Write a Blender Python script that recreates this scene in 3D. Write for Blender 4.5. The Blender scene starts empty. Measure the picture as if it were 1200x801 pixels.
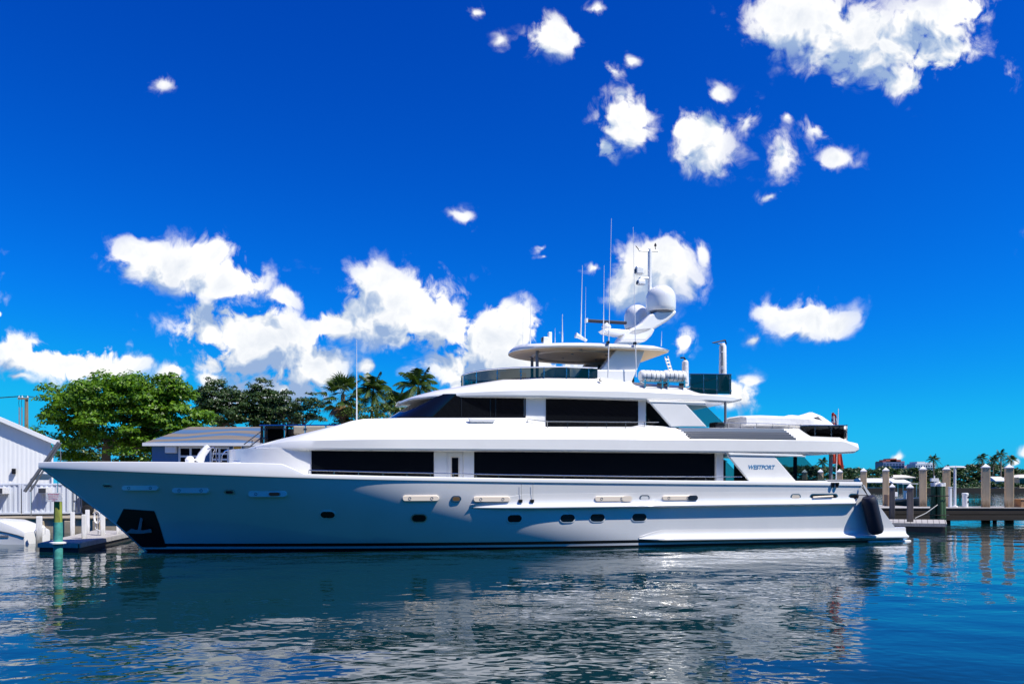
import bpy, math, random
import numpy as np
from mathutils import Vector, Matrix
R = math.radians
S = bpy.context.scene
COL = S.collection
rng = random.Random(7)
nrg = np.random.default_rng(11)

# ------------------------------------------------------------------ camera
F, CX, HY, EYE = 900.0, 600.0, 567.0, 2.9      # focal length and horizon measured on the 1200 px wide photograph
cam = bpy.data.cameras.new('camera')
cam.sensor_width = 36.0
cam.lens = F / 1200 * 36
cam.shift_y = (HY - 400.5) / 1200
cam.clip_end = 20000
camo = bpy.data.objects.new('camera', cam); COL.objects.link(camo)
camo.location = (0, 0, EYE); camo.rotation_euler = (R(90), 0, 0)
S.camera = camo
S.view_settings.view_transform = 'Standard'
S.view_settings.look = 'None'
S.view_settings.exposure = 0.35
S.view_settings.gamma = 1.0
S.cycles.max_bounces = 8
S.cycles.diffuse_bounces = 3
S.cycles.glossy_bounces = 4
S.cycles.transparent_max_bounces = 12
S.cycles.blur_glossy = 0.5
S.cycles.caustics_reflective = False
S.cycles.sample_clamp_indirect = 6.0

# ------------------------------------------------------------------ sun and sky
SUN = Vector((0.62, -0.33, 1.0)).normalized()
sun = bpy.data.lights.new('sun', 'SUN'); sun.energy = 5.0; sun.angle = R(0.5); sun.color = (1.0, 0.94, 0.83)
suno = bpy.data.objects.new('sun', sun); COL.objects.link(suno)
suno.rotation_euler = SUN.to_track_quat('Z', 'Y').to_euler()

class NT:
    """small helper for node trees"""
    def __init__(s, tree): s.t = tree; s.n = tree.nodes; s.l = tree.links
    def node(s, typ, **kw):
        nd = s.n.new(typ)
        for k, v in kw.items(): setattr(nd, k, v)
        return nd
    def put(s, sock, v):
        if hasattr(v, 'is_linked') or isinstance(v, bpy.types.NodeSocket): s.l.new(v, sock)
        elif v is not None: sock.default_value = v
    def m(s, op, a, b=None, c=None, clamp=False):
        nd = s.n.new('ShaderNodeMath'); nd.operation = op; nd.use_clamp = clamp
        for i, v in enumerate((a, b, c)): s.put(nd.inputs[i], v) if v is not None else None
        return nd.outputs[0]
    def v(s, op, a, b=None, c=None, scale=None):
        nd = s.n.new('ShaderNodeVectorMath'); nd.operation = op
        for i, q in enumerate((a, b, c)):
            if q is not None: s.put(nd.inputs[i], q)
        if scale is not None: s.put(nd.inputs['Scale'], scale)
        return nd.outputs['Value'] if op in ('DOT_PRODUCT', 'LENGTH') else nd.outputs[0]
    def noise(s, vec, scale, detail=4, rough=.5, dist=0.0, out=0, dim='3D'):
        nd = s.n.new('ShaderNodeTexNoise'); nd.noise_dimensions = dim; s.put(nd.inputs['Vector'], vec) if vec is not None else None
        nd.inputs['Scale'].default_value = scale; nd.inputs['Detail'].default_value = detail
        nd.inputs['Roughness'].default_value = rough; nd.inputs['Distortion'].default_value = dist
        return nd.outputs[out]
    def ramp(s, fac, stops, interp='LINEAR'):
        nd = s.n.new('ShaderNodeValToRGB'); nd.color_ramp.interpolation = interp
        e = nd.color_ramp.elements
        while len(e) < len(stops): e.new(.5)
        for i, (p, c) in enumerate(stops): e[i].position = p; e[i].color = (*c, 1) if len(c) == 3 else c
        s.put(nd.inputs[0], fac); return nd.outputs[0]
    def mix(s, fac, a, b, blend='MIX'):
        nd = s.n.new('ShaderNodeMix'); nd.data_type = 'RGBA'; nd.blend_type = blend
        s.put(nd.inputs[0], fac)
        for i, q in ((6, a), (7, b)):
            if isinstance(q, tuple) and len(q) == 3: q = (*q, 1)
            s.put(nd.inputs[i], q)
        return nd.outputs[2]

# clouds: centre and half-size (in 1/900 of a radian-like unit of the view direction), weight
CL = [(562,14,22,16,.5),(592,48,16,22,.5),(716,85,40,26,.45),(905,236,40,16,.5),(958,148,40,34,.5),(880,140,26,40,.42),(636,300,30,12,.45),(1180,80,30,40,.4),(935,22,72,40,1),(1010,50,78,50,1),(1085,45,72,58,1),(1050,92,46,26,.9),(1125,10,50,30,.9),
 (652,42,42,30,.95),(705,10,34,18,.6),(735,140,44,42,.95),(708,178,22,26,.8),(742,75,20,20,.55),
 (826,168,46,48,.95),(848,110,24,22,.7),(800,150,26,22,.8),(915,185,30,50,.62),(980,182,36,18,.75),(925,140,18,22,.5),
 (188,98,28,20,.52),(545,257,26,18,.62),(634,288,22,14,.52),
 (212,306,80,30,1.08),(165,296,38,24,1),(264,330,60,28,1.05),(330,350,36,18,.8),
 (302,402,86,50,1.15),(250,390,50,42,1.15),(352,430,60,34,1.12),(320,460,80,28,1.05),(245,440,26,14,.7),
 (398,380,48,26,1.05),(470,364,82,46,1.12),(440,330,44,28,1),(520,388,52,34,1.1),
 (592,390,48,44,1.12),(566,428,64,40,1.25),(606,432,64,40,1.25),(432,308,9,8,.6),
 (765,316,58,46,1),(742,345,40,24,.9),(822,298,18,20,.7),(690,316,34,18,.55),(650,385,26,22,.6),
 (945,372,60,32,.9),(905,366,30,26,.8),(985,376,30,22,.8),(888,402,14,14,.6),
 (75,422,90,26,1.1),(28,408,40,22,1),(135,426,46,20,.9),(200,440,26,17,.9),(0,368,12,11,.7),(20,445,50,14,.5),
 (862,468,34,26,.95),(882,452,22,14,.7),(806,402,20,26,.75),(1050,532,15,10,.5),(1025,541,9,7,.4),
 (1198,530,14,16,.5),(1185,541,16,9,.5),(435,432,20,16,.8),(1135,548,16,8,.5),(-120,330,120,50,1),(1330,300,90,60,1),(1340,480,70,30,1),(-150,470,90,30,1)]

def build_world():
    w = bpy.data.worlds.new('World'); S.world = w; w.use_nodes = True
    t = NT(w.node_tree); t.n.clear()
    sky = t.node('ShaderNodeTexSky', sky_type='NISHITA', sun_disc=False)
    sky.sun_elevation = math.asin(SUN.z); sky.sun_rotation = math.atan2(SUN.x, SUN.y)
    sky.altitude = 0; sky.air_density = 1.0; sky.dust_density = 0.3; sky.ozone_density = 4.0
    hs = t.node('ShaderNodeHueSaturation'); hs.inputs['Saturation'].default_value = 1.15; hs.inputs['Value'].default_value = 1.0
    t.l.new(sky.outputs[0], hs.inputs['Color'])
    sp = t.node('ShaderNodeSeparateColor'); t.l.new(hs.outputs[0], sp.inputs[0])
    gm = t.node('ShaderNodeCombineColor')        # deep, saturated grade of the sky as in the photograph
    t.l.new(t.m('MULTIPLY', t.m('POWER', t.m('MAXIMUM', sp.outputs[0], 0.0), 2.0), .0085), gm.inputs[0])
    gg = t.m('SMOOTH_MIN', t.m('MULTIPLY', t.m('POWER', t.m('MAXIMUM', sp.outputs[1], 0.0), 1.48), .385), 4.9, 1.2)
    t.l.new(gg, gm.inputs[1])
    t.l.new(t.m('SMOOTH_MIN', t.m('MULTIPLY_ADD', gg, .25, t.m('MULTIPLY', sp.outputs[2], 1.45)), 8.8, 1.5), gm.inputs[2])
    tc = t.node('ShaderNodeTexCoord'); d = tc.outputs['Generated']
    sx = t.node('ShaderNodeSeparateXYZ'); t.l.new(d, sx.inputs[0])
    ay = t.m('MAXIMUM', t.m('ABSOLUTE', sx.outputs[1]), 0.22)
    cb = t.node('ShaderNodeCombineXYZ')
    t.l.new(t.m('DIVIDE', sx.outputs[0], ay), cb.inputs[0]); t.l.new(t.m('DIVIDE', sx.outputs[2], ay), cb.inputs[1])
    p = cb.outputs[0]
    warp = t.v('SCALE', t.v('SUBTRACT', t.noise(p, 9.0, 3, .55, out=1, dim='2D'), (.5, .5, .5)), scale=.045)
    warp = t.v('MULTIPLY', warp, (1, 1, 0))
    pw = t.v('ADD', p, warp)
    def field(q):
        acc = None
        for (x, y, a, b, k) in CL:
            ia, ib = 900 / a / 1.12, 900 / b / 1.12
            e = t.v('MULTIPLY_ADD', q, (ia, ib, 0), (-(x - 600) / 900 * ia, -(567 - y) / 900 * ib, 0))
            f = t.m('MULTIPLY_ADD', t.v('LENGTH', e), -1.5, k*1.5)
            acc = f if acc is None else t.m('SMOOTH_MAX', acc, f, .22)
        return acc
    def dens(q, base, det):
        n1 = t.noise(q, 7.5, det, .67, dim='2D')
        vo = t.node('ShaderNodeTexVoronoi', feature='F1', voronoi_dimensions='2D'); t.l.new(q, vo.inputs['Vector'])
        vo.inputs['Scale'].default_value = 17; vo.inputs['Detail'].default_value = 3; vo.inputs['Roughness'].default_value = .6
        bil = t.m('SUBTRACT', .42, vo.outputs['Distance'])
        nn = t.m('ADD', t.m('MULTIPLY', t.m('SUBTRACT', n1, .5), 3.2), t.m('MULTIPLY', bil, 1.1))
        n2 = t.noise(t.v('MULTIPLY', q, (1.0, .75, 0)), 24.0, max(det-3, 2), .68, .4, dim='2D')
        nn = t.m('ADD', nn, t.m('MULTIPLY', t.m('SUBTRACT', n2, .5), 1.8))
        return t.m('ADD', base, t.m('ADD', nn, .36))
    base = field(pw)
    pb = t.m('MAXIMUM', base, -1.6)
    D0 = dens(pw, pb, 8)
    pw2 = t.v('ADD', pw, (.016, .038, 0))
    D1 = dens(pw2, t.m('MAXIMUM', field(pw2), -1.6), 5)
    al = t.node('ShaderNodeMapRange', interpolation_type='SMOOTHSTEP'); t.l.new(D0, al.inputs[0])
    al.inputs[1].default_value = -.15; t.l.new(t.m('SUBTRACT', 1.7, t.m('MULTIPLY', t.m('ADD', base, .2, clamp=True), 1.35)), al.inputs[2])
    up = t.m('MULTIPLY', t.m('MULTIPLY', t.m('GREATER_THAN', sx.outputs[2], 0.0), t.m('GREATER_THAN', sx.outputs[1], -0.1)), al.outputs[0])
    up = t.m('MULTIPLY', up, t.m('MULTIPLY', t.m('POWER', t.m('DIVIDE', t.m('ADD', base, .75), 1.5, clamp=True), .8), .985))
    lit = t.m('ADD', t.m('MULTIPLY', t.m('SUBTRACT', D0, D1), .85), .60, clamp=True)
    thick = t.m('MULTIPLY', t.m('SUBTRACT', D0, .35), .20, clamp=True)
    lit = t.m('SUBTRACT', lit, thick, clamp=True)
    cc = t.ramp(lit, [(0.0, (3.2, 4.5, 7.0)), (.38, (5.6, 6.6, 8.2)), (.66, (8.2, 8.6, 9.2)), (.95, (10.6, 10.6, 10.5))])
    colr = t.mix(up, gm.outputs[0], cc)
    bg = t.node('ShaderNodeBackground'); bg.inputs[1].default_value = 0.08
    t.l.new(colr, bg.inputs[0])
    out = t.node('ShaderNodeOutputWorld'); t.l.new(bg.outputs[0], out.inputs[0])
    w.cycles.sampling_method = 'MANUAL'; w.cycles.sample_map_resolution = 512
build_world()

# ------------------------------------------------------------------ mesh helpers
def pchip(xs, ys):
    xs = np.array(xs, float); ys = np.array(ys, float)
    h = np.diff(xs); dl = np.diff(ys) / h
    m = np.zeros(len(xs)); m[0], m[-1] = dl[0], dl[-1]
    for i in range(1, len(xs) - 1):
        if dl[i-1] * dl[i] > 0:
            w1, w2 = 2*h[i] + h[i-1], h[i] + 2*h[i-1]
            m[i] = (w1 + w2) / (w1/dl[i-1] + w2/dl[i])
    def f(x):
        x = np.clip(x, xs[0], xs[-1]); i = np.clip(np.searchsorted(xs, x, 'right') - 1, 0, len(xs) - 2)
        t = (x - xs[i]) / h[i]
        return ((1+2*t)*(1-t)**2*ys[i] + t*(1-t)**2*h[i]*m[i] + t*t*(3-2*t)*ys[i+1] + t*t*(t-1)*h[i]*m[i+1])
    return f

class MB:
    """collects polygons of ONE mesh object"""
    def __init__(s, off=(0, 0, 0)): s.v = []; s.f = []; s.mi = []; s.off = Vector(off)
    def add(s, vs, fs, mi=0):
        b = len(s.v); s.v += [Vector(q) for q in vs]
        s.f += [tuple(b + i for i in q) for q in fs]; s.mi += [mi] * len(fs); return s
    def box(s, x0, x1, y0, y1, z0, z1, mi=0, M=None):
        vs = [Vector((x, y, z)) for z in (z0, z1) for y in (y0, y1) for x in (x0, x1)]
        if M is not None: vs = [M @ q for q in vs]
        return s.add(vs, [(0,2,3,1),(4,5,7,6),(0,1,5,4),(2,6,7,3),(0,4,6,2),(1,3,7,5)], mi)
    def loft(s, rings, mi=0, closed=True, caps=True, mis=None):
        n = len(rings[0]); b = len(s.v)
        for r in rings: s.v += [Vector(q) for q in r]
        for i in range(len(rings) - 1):
            for j in range(n if closed else n - 1):
                k = (j + 1) % n
                s.f.append((b+i*n+j, b+i*n+k, b+(i+1)*n+k, b+(i+1)*n+j)); s.mi.append(mis[j] if mis else mi)
        if caps and closed:
            s.f.append(tuple(b + j for j in reversed(range(n)))); s.mi.append(mi)
            s.f.append(tuple(b + (len(rings)-1)*n + j for j in range(n))); s.mi.append(mi)
        return s
    def tube(s, pts, r, n=8, mi=0, caps=True):
        pts = [Vector(p) for p in pts]; rs = r if isinstance(r, (list, tuple)) else [r] * len(pts)
        rings = []; a = None
        for i, p in enumerate(pts):
            d = (pts[min(i+1, len(pts)-1)] - pts[max(i-1, 0)]).normalized()
            if a is None: a = d.orthogonal().normalized()
            else: a = (a - d * a.dot(d)).normalized()
            b = d.cross(a)
            rings.append([p + (a*math.cos(2*math.pi*k/n) + b*math.sin(2*math.pi*k/n)) * rs[i] for k in range(n)])
        return s.loft(rings, mi, True, caps)
    def lathe(s, prof, n=24, c=(0, 0, 0), mi=0, M=None):
        rings = []
        for (r, z) in prof:
            ring = [Vector((r*math.cos(2*math.pi*k/n), r*math.sin(2*math.pi*k/n), z)) for k in range(n)]
            if M is not None: ring = [M @ q for q in ring]
            rings.append([q + Vector(c) for q in ring])
        return s.loft(rings, mi)
    def prism(s, poly, d, mi=0):
        """polygon of 3D points extruded by vector d"""
        d = Vector(d); return s.loft([[Vector(p) for p in poly], [Vector(p) + d for p in poly]], mi)
    def build(s, name, mats, parent=None, smooth=False, bevel=0, angle=32):
        me = bpy.data.meshes.new(name)
        me.from_pydata([tuple(q - s.off) for q in s.v], [], s.f)
        if not isinstance(mats, (list, tuple)): mats = [mats]
        for m in mats: me.materials.append(m)
        me.polygons.foreach_set('material_index', s.mi)
        if smooth:
            me.polygons.foreach_set('use_smooth', [True] * len(s.f))
            me.set_sharp_from_angle(angle=R(angle))
        me.update()
        o = bpy.data.objects.new(name, me); COL.objects.link(o)
        if parent is not None: o.parent = parent
        elif s.off.length: o.location = s.off
        fix_normals(me)
        if bevel:
            b = o.modifiers.new('bevel', 'BEVEL'); b.width = bevel; b.segments = 2; b.limit_method = 'ANGLE'
        return o
import bmesh
def fix_normals(me):
    bm = bmesh.new(); bm.from_mesh(me); bmesh.ops.recalc_face_normals(bm, faces=bm.faces); bm.to_mesh(me); bm.free()

def np_mesh(name, verts, quads, mats, parent=None, loc=None, mi=None):
    me = bpy.data.meshes.new(name); nv, nq = len(verts), len(quads); k = quads.shape[1]
    me.vertices.add(nv); me.vertices.foreach_set('co', np.asarray(verts, np.float32).ravel())
    me.loops.add(nq * k); me.loops.foreach_set('vertex_index', np.asarray(quads, np.int32).ravel())
    me.polygons.add(nq); me.polygons.foreach_set('loop_start', np.arange(0, nq*k, k, dtype=np.int32))
    for m in (mats if isinstance(mats, (list, tuple)) else [mats]): me.materials.append(m)
    if mi is not None: me.polygons.foreach_set('material_index', np.asarray(mi, np.int32))
    me.update(calc_edges=True); me.validate()
    o = bpy.data.objects.new(name, me); COL.objects.link(o)
    if parent is not None: o.parent = parent
    if loc is not None: o.location = loc
    return o

def empty(name, loc=(0, 0, 0), rz=0):
    o = bpy.data.objects.new(name, None); o.empty_display_size = .2; COL.objects.link(o)
    o.location = loc; o.rotation_euler = (0, 0, rz); return o
def tag(o, label, cat, group=None):
    o['label'] = label; o['category'] = cat
    if group: o['group'] = group
    return o
def struct(o): o['kind'] = 'structure'; return o
def stuff(o): o['kind'] = 'stuff'; return o
def copy_tree(o, parent=None):
    c = o.copy(); COL.objects.link(c)
    if parent is not None: c.parent = parent
    for ch in list(o.children): copy_tree(ch, c)
    return c
def W(px, py, Z): return Vector(((px - CX)/F*Z, Z, EYE + (HY - py)/F*Z))

# ------------------------------------------------------------------ materials
def pmat(name, col, rough=.5, metal=0, spec=.5, coat=0, var=0, vscale=3, bump=0, bscale=20, bdist=.01, streak=None):
    m = bpy.data.materials.new(name); m.use_nodes = True; t = NT(m.node_tree)
    b = t.n['Principled BSDF']
    b.inputs['Base Color'].default_value = (*col, 1); b.inputs['Roughness'].default_value = rough
    b.inputs['Metallic'].default_value = metal; b.inputs['Specular IOR Level'].default_value = spec
    b.inputs['Coat Weight'].default_value = coat; b.inputs['Coat Roughness'].default_value = .03
    g = t.node('ShaderNodeNewGeometry')
    if var:
        n = t.noise(g.outputs['Position'], vscale, 5, .6)
        vec = g.outputs['Position']
        if streak:
            mp = t.v('MULTIPLY', vec, streak); n = t.noise(mp, vscale, 5, .6)
        lo = tuple(c*(1-var) for c in col); hi = tuple(min(1, c*(1+var*.6)) for c in col)
        t.l.new(t.ramp(n, [(.25, lo), (.75, hi)]), b.inputs['Base Color'])
        t.l.new(t.m('MULTIPLY_ADD', n, .15, max(rough - .075, .02)), b.inputs['Roughness'])
    if bump:
        bp = t.node('ShaderNodeBump'); bp.inputs['Strength'].default_value = bump; bp.inputs['Distance'].default_value = bdist
        t.l.new(t.noise(g.outputs['Position'], bscale, 4, .6), bp.inputs['Height']); t.l.new(bp.outputs[0], b.inputs['Normal'])
    return m
def _coat(m, ior):
    m.node_tree.nodes['Principled BSDF'].inputs['Coat IOR'].default_value = ior
def glassmat(name, tint, gloss=.12):
    m = bpy.data.materials.new(name); m.use_nodes = True; t = NT(m.node_tree); t.n.clear()
    tr = t.node('ShaderNodeBsdfTransparent'); tr.inputs[0].default_value = (*tint, 1)
    gl = t.node('ShaderNodeBsdfGlossy'); gl.inputs['Roughness'].default_value = .01; gl.inputs[0].default_value = (1, 1, 1, 1)
    lw = t.node('ShaderNodeFresnel'); lw.inputs[0].default_value = 1.5
    mx = t.node('ShaderNodeMixShader')
    t.l.new(t.m('ADD', lw.outputs[0], gloss, clamp=True), mx.inputs[0]); t.l.new(tr.outputs[0], mx.inputs[1]); t.l.new(gl.outputs[0], mx.inputs[2])
    o = t.node('ShaderNodeOutputMaterial'); t.l.new(mx.outputs[0], o.inputs[0]); return m
def leafmat(name, cols, trans=.35):
    m = bpy.data.materials.new(name); m.use_nodes = True; t = NT(m.node_tree)
    b = t.n['Principled BSDF']; out = t.n['Material Output']
    g = t.node('ShaderNodeNewGeometry')
    c = t.ramp(g.outputs['Random Per Island'], [(i/(len(cols)-1), q) for i, q in enumerate(cols)])
    t.l.new(c, b.inputs['Base Color']); b.inputs['Roughness'].default_value = .42; b.inputs['Specular IOR Level'].default_value = .4
    tl = t.node('ShaderNodeBsdfTranslucent'); t.l.new(t.mix(1.0, c, (.9, 1.0, .35), 'MULTIPLY'), tl.inputs[0])
    mx = t.node('ShaderNodeMixShader'); mx.inputs[0].default_value = trans
    t.l.new(b.outputs[0], mx.inputs[1]); t.l.new(tl.outputs[0], mx.inputs[2]); t.l.new(mx.outputs[0], out.inputs[0]); return m

M = dict(
 gel=pmat('white_gelcoat', (.84, .84, .83), .22, coat=.4, var=.03, vscale=1.2),
 hull=pmat('hull_gelcoat', (.82, .82, .82), .12, coat=1.0, var=.05, vscale=.9, streak=(.6, .6, .12)),
 anchor=pmat('anchor_steel', (.2, .21, .23), .45),
 boot=pmat('boot_black', (.006, .007, .009), .3),
 bootwhite=pmat('boot_white', (.75, .76, .78), .35),
 cream=pmat('cream_liner', (.62, .47, .30), .6, var=.06),
 black=pmat('black_paint', (.006, .006, .007), .35),
 winglass=pmat('dark_window_glass', (.004, .005, .007), .015, spec=.5),
 steel=pmat('stainless_steel', (.72, .73, .75), .16, metal=1),
 grey=pmat('grey_paint', (.18, .19, .21), .4, var=.1),
 louvre=pmat('louvre_metal', (.36, .37, .40), .3, metal=.5),
 deck=pmat('teak_deck', (.33, .24, .15), .6, var=.2, vscale=8),
 tint=glassmat('tinted_glass', (.10, .115, .12), .0),
 tintdark=glassmat('dark_tinted_glass', (.035, .04, .045), .0),
 clear=glassmat('wing_glass', (.55, .62, .60), .0),
 canvas=pmat('white_canvas', (.74, .74, .75), .75, var=.06, bump=.5, bscale=6, bdist=.05),
 navy=pmat('navy_fender_cloth', (.008, .011, .03), .6, bump=.3, bscale=30),
 rope=pmat('black_rope', (.01, .01, .012), .8),
 blue=pmat('blue_letter', (.03, .20, .42), .4),
 orange=pmat('orange_paint', (.55, .07, .02), .5),
 peach=pmat('fairlead_cover', (.80, .70, .58), .4),
 brown=pmat('brown_interior', (.2, .12, .05), .5),
)

_coat(M['hull'], 1.85)
# ------------------------------------------------------------------ water
def water_mat():
    m = bpy.data.materials.new('harbour_water'); m.use_nodes = True; t = NT(m.node_tree)
    b = t.n['Principled BSDF']
    b.inputs['Base Color'].default_value = (.003, .024, .030, 1); b.inputs['Roughness'].default_value = .012
    b.inputs['IOR'].default_value = 1.42; b.inputs['Specular IOR Level'].default_value = .5
    g = t.node('ShaderNodeNewGeometry'); p = g.outputs['Position']
    q = t.v('MULTIPLY', p, (.75, 1.15, 0))
    h = t.m('MULTIPLY', t.noise(q, 1.5, 2, .5, .5), .0085)
    h = t.m('ADD', h, t.m('MULTIPLY', t.noise(t.v('MULTIPLY', p, (.85, 1.1, 0)), 3.0, 1, .5, .3), .0105))
    h = t.m('MULTIPLY', h, t.ramp(t.noise(p, .10, 2, .5), [(.32, (.45, .45, .45)), (.62, (1, 1, 1))]))
    bp = t.node('ShaderNodeBump'); bp.inputs['Strength'].default_value = 1; bp.inputs['Distance'].default_value = 1.0
    t.l.new(h, bp.inputs['Height']); t.l.new(bp.outputs[0], b.inputs['Normal'])
    return m
WATER = water_mat()
def build_water():
    xs = np.arange(-75, 70.01, .25); ys = np.arange(2, 66.01, .25)
    X, Y_ = np.meshgrid(xs, ys); Z = np.zeros_like(X)
    for i in range(34):
        lam = nrg.uniform(.9, 4.5); th = nrg.normal(math.pi/2, .75); k = 2*math.pi/lam
        Z += .0008 * lam**.8 * np.sin(k*(X*math.cos(th) + Y_*math.sin(th)) + nrg.uniform(0, 6.28))
    fade = np.clip(np.minimum.reduce([X+75, 70-X, Y_-2, 66-Y_]) / 6, 0, 1)
    Z *= fade
    v = np.stack([X, Y_, Z], -1).reshape(-1, 3); n = len(xs)
    i = (np.arange(len(ys)-1)[:, None]*n + np.arange(n-1)[None]).ravel()
    q = np.stack([i, i+1, i+n+1, i+n], -1)
    o = np_mesh('water', v, q, WATER); o.data.polygons.foreach_set('use_smooth', [True]*len(q)); struct(o)
    a = MB(); a.add([(-6000, -1500, -.07), (6000, -1500, -.07), (6000, 9000, -.07), (-6000, 9000, -.07)], [(0, 1, 2, 3)])
    struct(a.build('water_far', WATER))
build_water()

# ------------------------------------------------------------------ yacht frame
TH = R(15); DC = 36.3
U = Vector((math.cos(TH), math.sin(TH), 0)); V = Vector((-math.sin(TH), math.cos(TH), 0))
ORG = V * DC
def L2W(p): return ORG + U*p[0] + V*p[1] + Vector((0, 0, p[2]))
def Y(px, py, yl):
    """where the sight line through a measured point meets the lengthwise plane y = yl of the yacht"""
    d = Vector(((px-CX)/F, 1, (HY-py)/F)); t = (yl + DC) / d.dot(V)
    return Vector((t*d.dot(U), yl, EYE + t*d.z))
def yx(px, yl): return Y(px, 500, yl).x
yacht = empty('motor_yacht', ORG, TH)
tag(yacht, 'large white tri-deck motor yacht moored alongside, filling the middle of the picture', 'yacht')

# hull -------------------------------------------------------------
BD, BW = 3.95, 3.6
stem_pts = [Y(*p, 0) for p in ((45,547),(56,553),(74,566),(100,587),(135,614),(172,648))]
sz = [p.z for p in stem_pts][::-1]; sxx = [p.x for p in stem_pts][::-1]
sz = [-1.0] + sz; sxx = [sxx[0] + (sxx[0]-sxx[1])*-0.0 + 1.3] + sxx
def stemX(z): return float(np.interp(z, sz, sxx))
Zb = stem_pts[0].z
def breadth(xi, t):
    E = 23.0 + (16.5 - 23.0)*t; p = 1.7 + (3.0 - 1.7)*t; B = BW + (BD - BW)*min(1, t)
    if xi <= 0: return 0.0
    return B if xi >= E else B*(1 - (1 - xi/E)**p)
deck_px = [(45,547),(75,548.4),(120,550.2),(190,553),(270,555.8),(355,558.6),(450,561),(600,563.6),(800,566),(1010,568)]
dx, dz = [], []
for (px, py) in deck_px:
    yl = -3.9 if px > 45 else 0
    for _ in range(25):
        q = Y(px, py, yl); yl = .5*yl - .5*breadth(q.x - stemX(Zb), 1)
    dx.append(q.x); dz.append(q.z)
zt = pchip(dx, dz)
end_pts = [Y(*p, -3.9) for p in ((1068,640),(1063,631),(1056,622),(1012,568))]
ez = [p.z for p in end_pts]; exx = [p.x for p in end_pts]
def endX(z): return float(np.interp(z, ez, exx))
XE = endX(.7)
def hb(x, z):
    t = max(0, min(1, (z - 0.0) / float(zt(x)))); return breadth(x - stemX(z if z < Zb else Zb), t)
def hull_point(px, py):
    yl = -3.8
    for _ in range(60):
        q = Y(px, py, yl); yl = .5*yl - .5*hb(q.x, q.z)
    return Vector((q.x, yl, q.z))
def hull_frame(px, py):
    p = hull_point(px, py); e = .12
    a = Vector((p.x+e, -hb(p.x+e, p.z), p.z)) - Vector((p.x-e, -hb(p.x-e, p.z), p.z))
    b = Vector((p.x, -hb(p.x, p.z+e), p.z+e)) - Vector((p.x, -hb(p.x, p.z-e), p.z-e))
    a.normalize(); n = a.cross(b).normalized()
    if n.y > 0: n = -n
    b = n.cross(a).normalized()
    if b.z < 0: b = -b
    return p, a, b, n
def build_hull():
    rows_abs = [-.9, -.3, .10, .20, .34]; rows_rel = [i/14 for i in range(1, 15)]
    nr = len(rows_abs) + len(rows_rel)
    N = 110; mb = MB(); rings = []
    for i in range(N + 1):
        q = (i/N)**1.35; ring = []
        for r in range(nr):
            tg = rows_abs[r] if r < 5 else None
            x = 0
            z = tg if tg is not None else .34 + (Zb - .34)*rows_rel[r-5]
            for _ in range(4):
                x = stemX(z) + (endX(z) - stemX(z))*q
                z = tg if tg is not None else .34 + (float(zt(x)) - .34)*rows_rel[r-5]
            ring.append(Vector((x, -max(hb(x, z), 0.03 if i == 0 else 0), z)))
        rings.append(ring)
    full = [r + [Vector((p.x, -p.y, p.z)) for p in reversed(r)] for r in rings]
    def mi_of(j): return 1 if j in (0, 1) else 2 if j == 2 else 1 if j == 3 else 0
    mis = [mi_of(j) for j in range(nr-1)] + [0] + [mi_of(j) for j in reversed(range(nr-1))] + [1]
    # the top row (deck) stays open: closed below by the deck sheet
    mb.loft(full, 0, True, True, mis)
    return mb.build('hull', [M['hull'], M['boot'], M['bootwhite']], yacht, smooth=True, angle=40)
hull = build_hull()

def along(xa, xb, n): return [xa + (xb-xa)*i/n for i in range(n+1)]
# bulwark and cap rail
cap_px = [(45,541),(120,540.5),(220,541),(300,542),(330,543),(342,548),(357,555),(450,557.3),(600,560),(800,562.5),(1010,564.5)]
cx_, ch_ = [], []
for (px, py) in cap_px:
    yl = -3.9
    for _ in range(25):
        q = Y(px, py, yl); yl = .5*yl - .5*hb(q.x, float(zt(q.x)))
    cx_.append(q.x); ch_.append(q.z)
cx_[0] = dx[0]
def zcap(x): return float(np.interp(x, cx_, ch_))
def bulwark(sgn):
    mb = MB(); rings = []
    xs = sorted(set(along(dx[0]+.02, dx[-1], 120) + cx_))
    xs = [x for x in xs if dx[0] < x <= dx[-1]]
    for x in xs:
        b = max(hb(x, float(zt(x))), .04); z0 = float(zt(x)); z1 = max(zcap(x), z0+.05); h = z1 - z0
        w = min(.26, b*.8)
        rings.append([(x, -sgn*(b+.035), z0-.03), (x, -sgn*(b+.045), z0+.05), (x, -sgn*(b+.03-.22*max(0, h-.15)), z1-.02), (x, -sgn*(b-.0-.22*max(0, h-.15)), z1),
                      (x, -sgn*(b-w), z1), (x, -sgn*(b-w), z0-.03)])
    mb.loft(rings)
    return mb.build('bulwark', M['gel'], yacht, smooth=True, angle=35)
bulwark(1); bulwark(-1)
# decks
mb = MB(); ring = []
for x in along(dx[0]+.5, dx[-1]-.1, 60): ring.append((x, -max(hb(x, 2.5)-.15, .02), min(2.55, float(zt(x))-.55)))
mb.loft([ring, [(p[0], -p[1], p[2]) for p in ring]], closed=False)
mb.build('main_deck', M['deck'], yacht)

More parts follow.
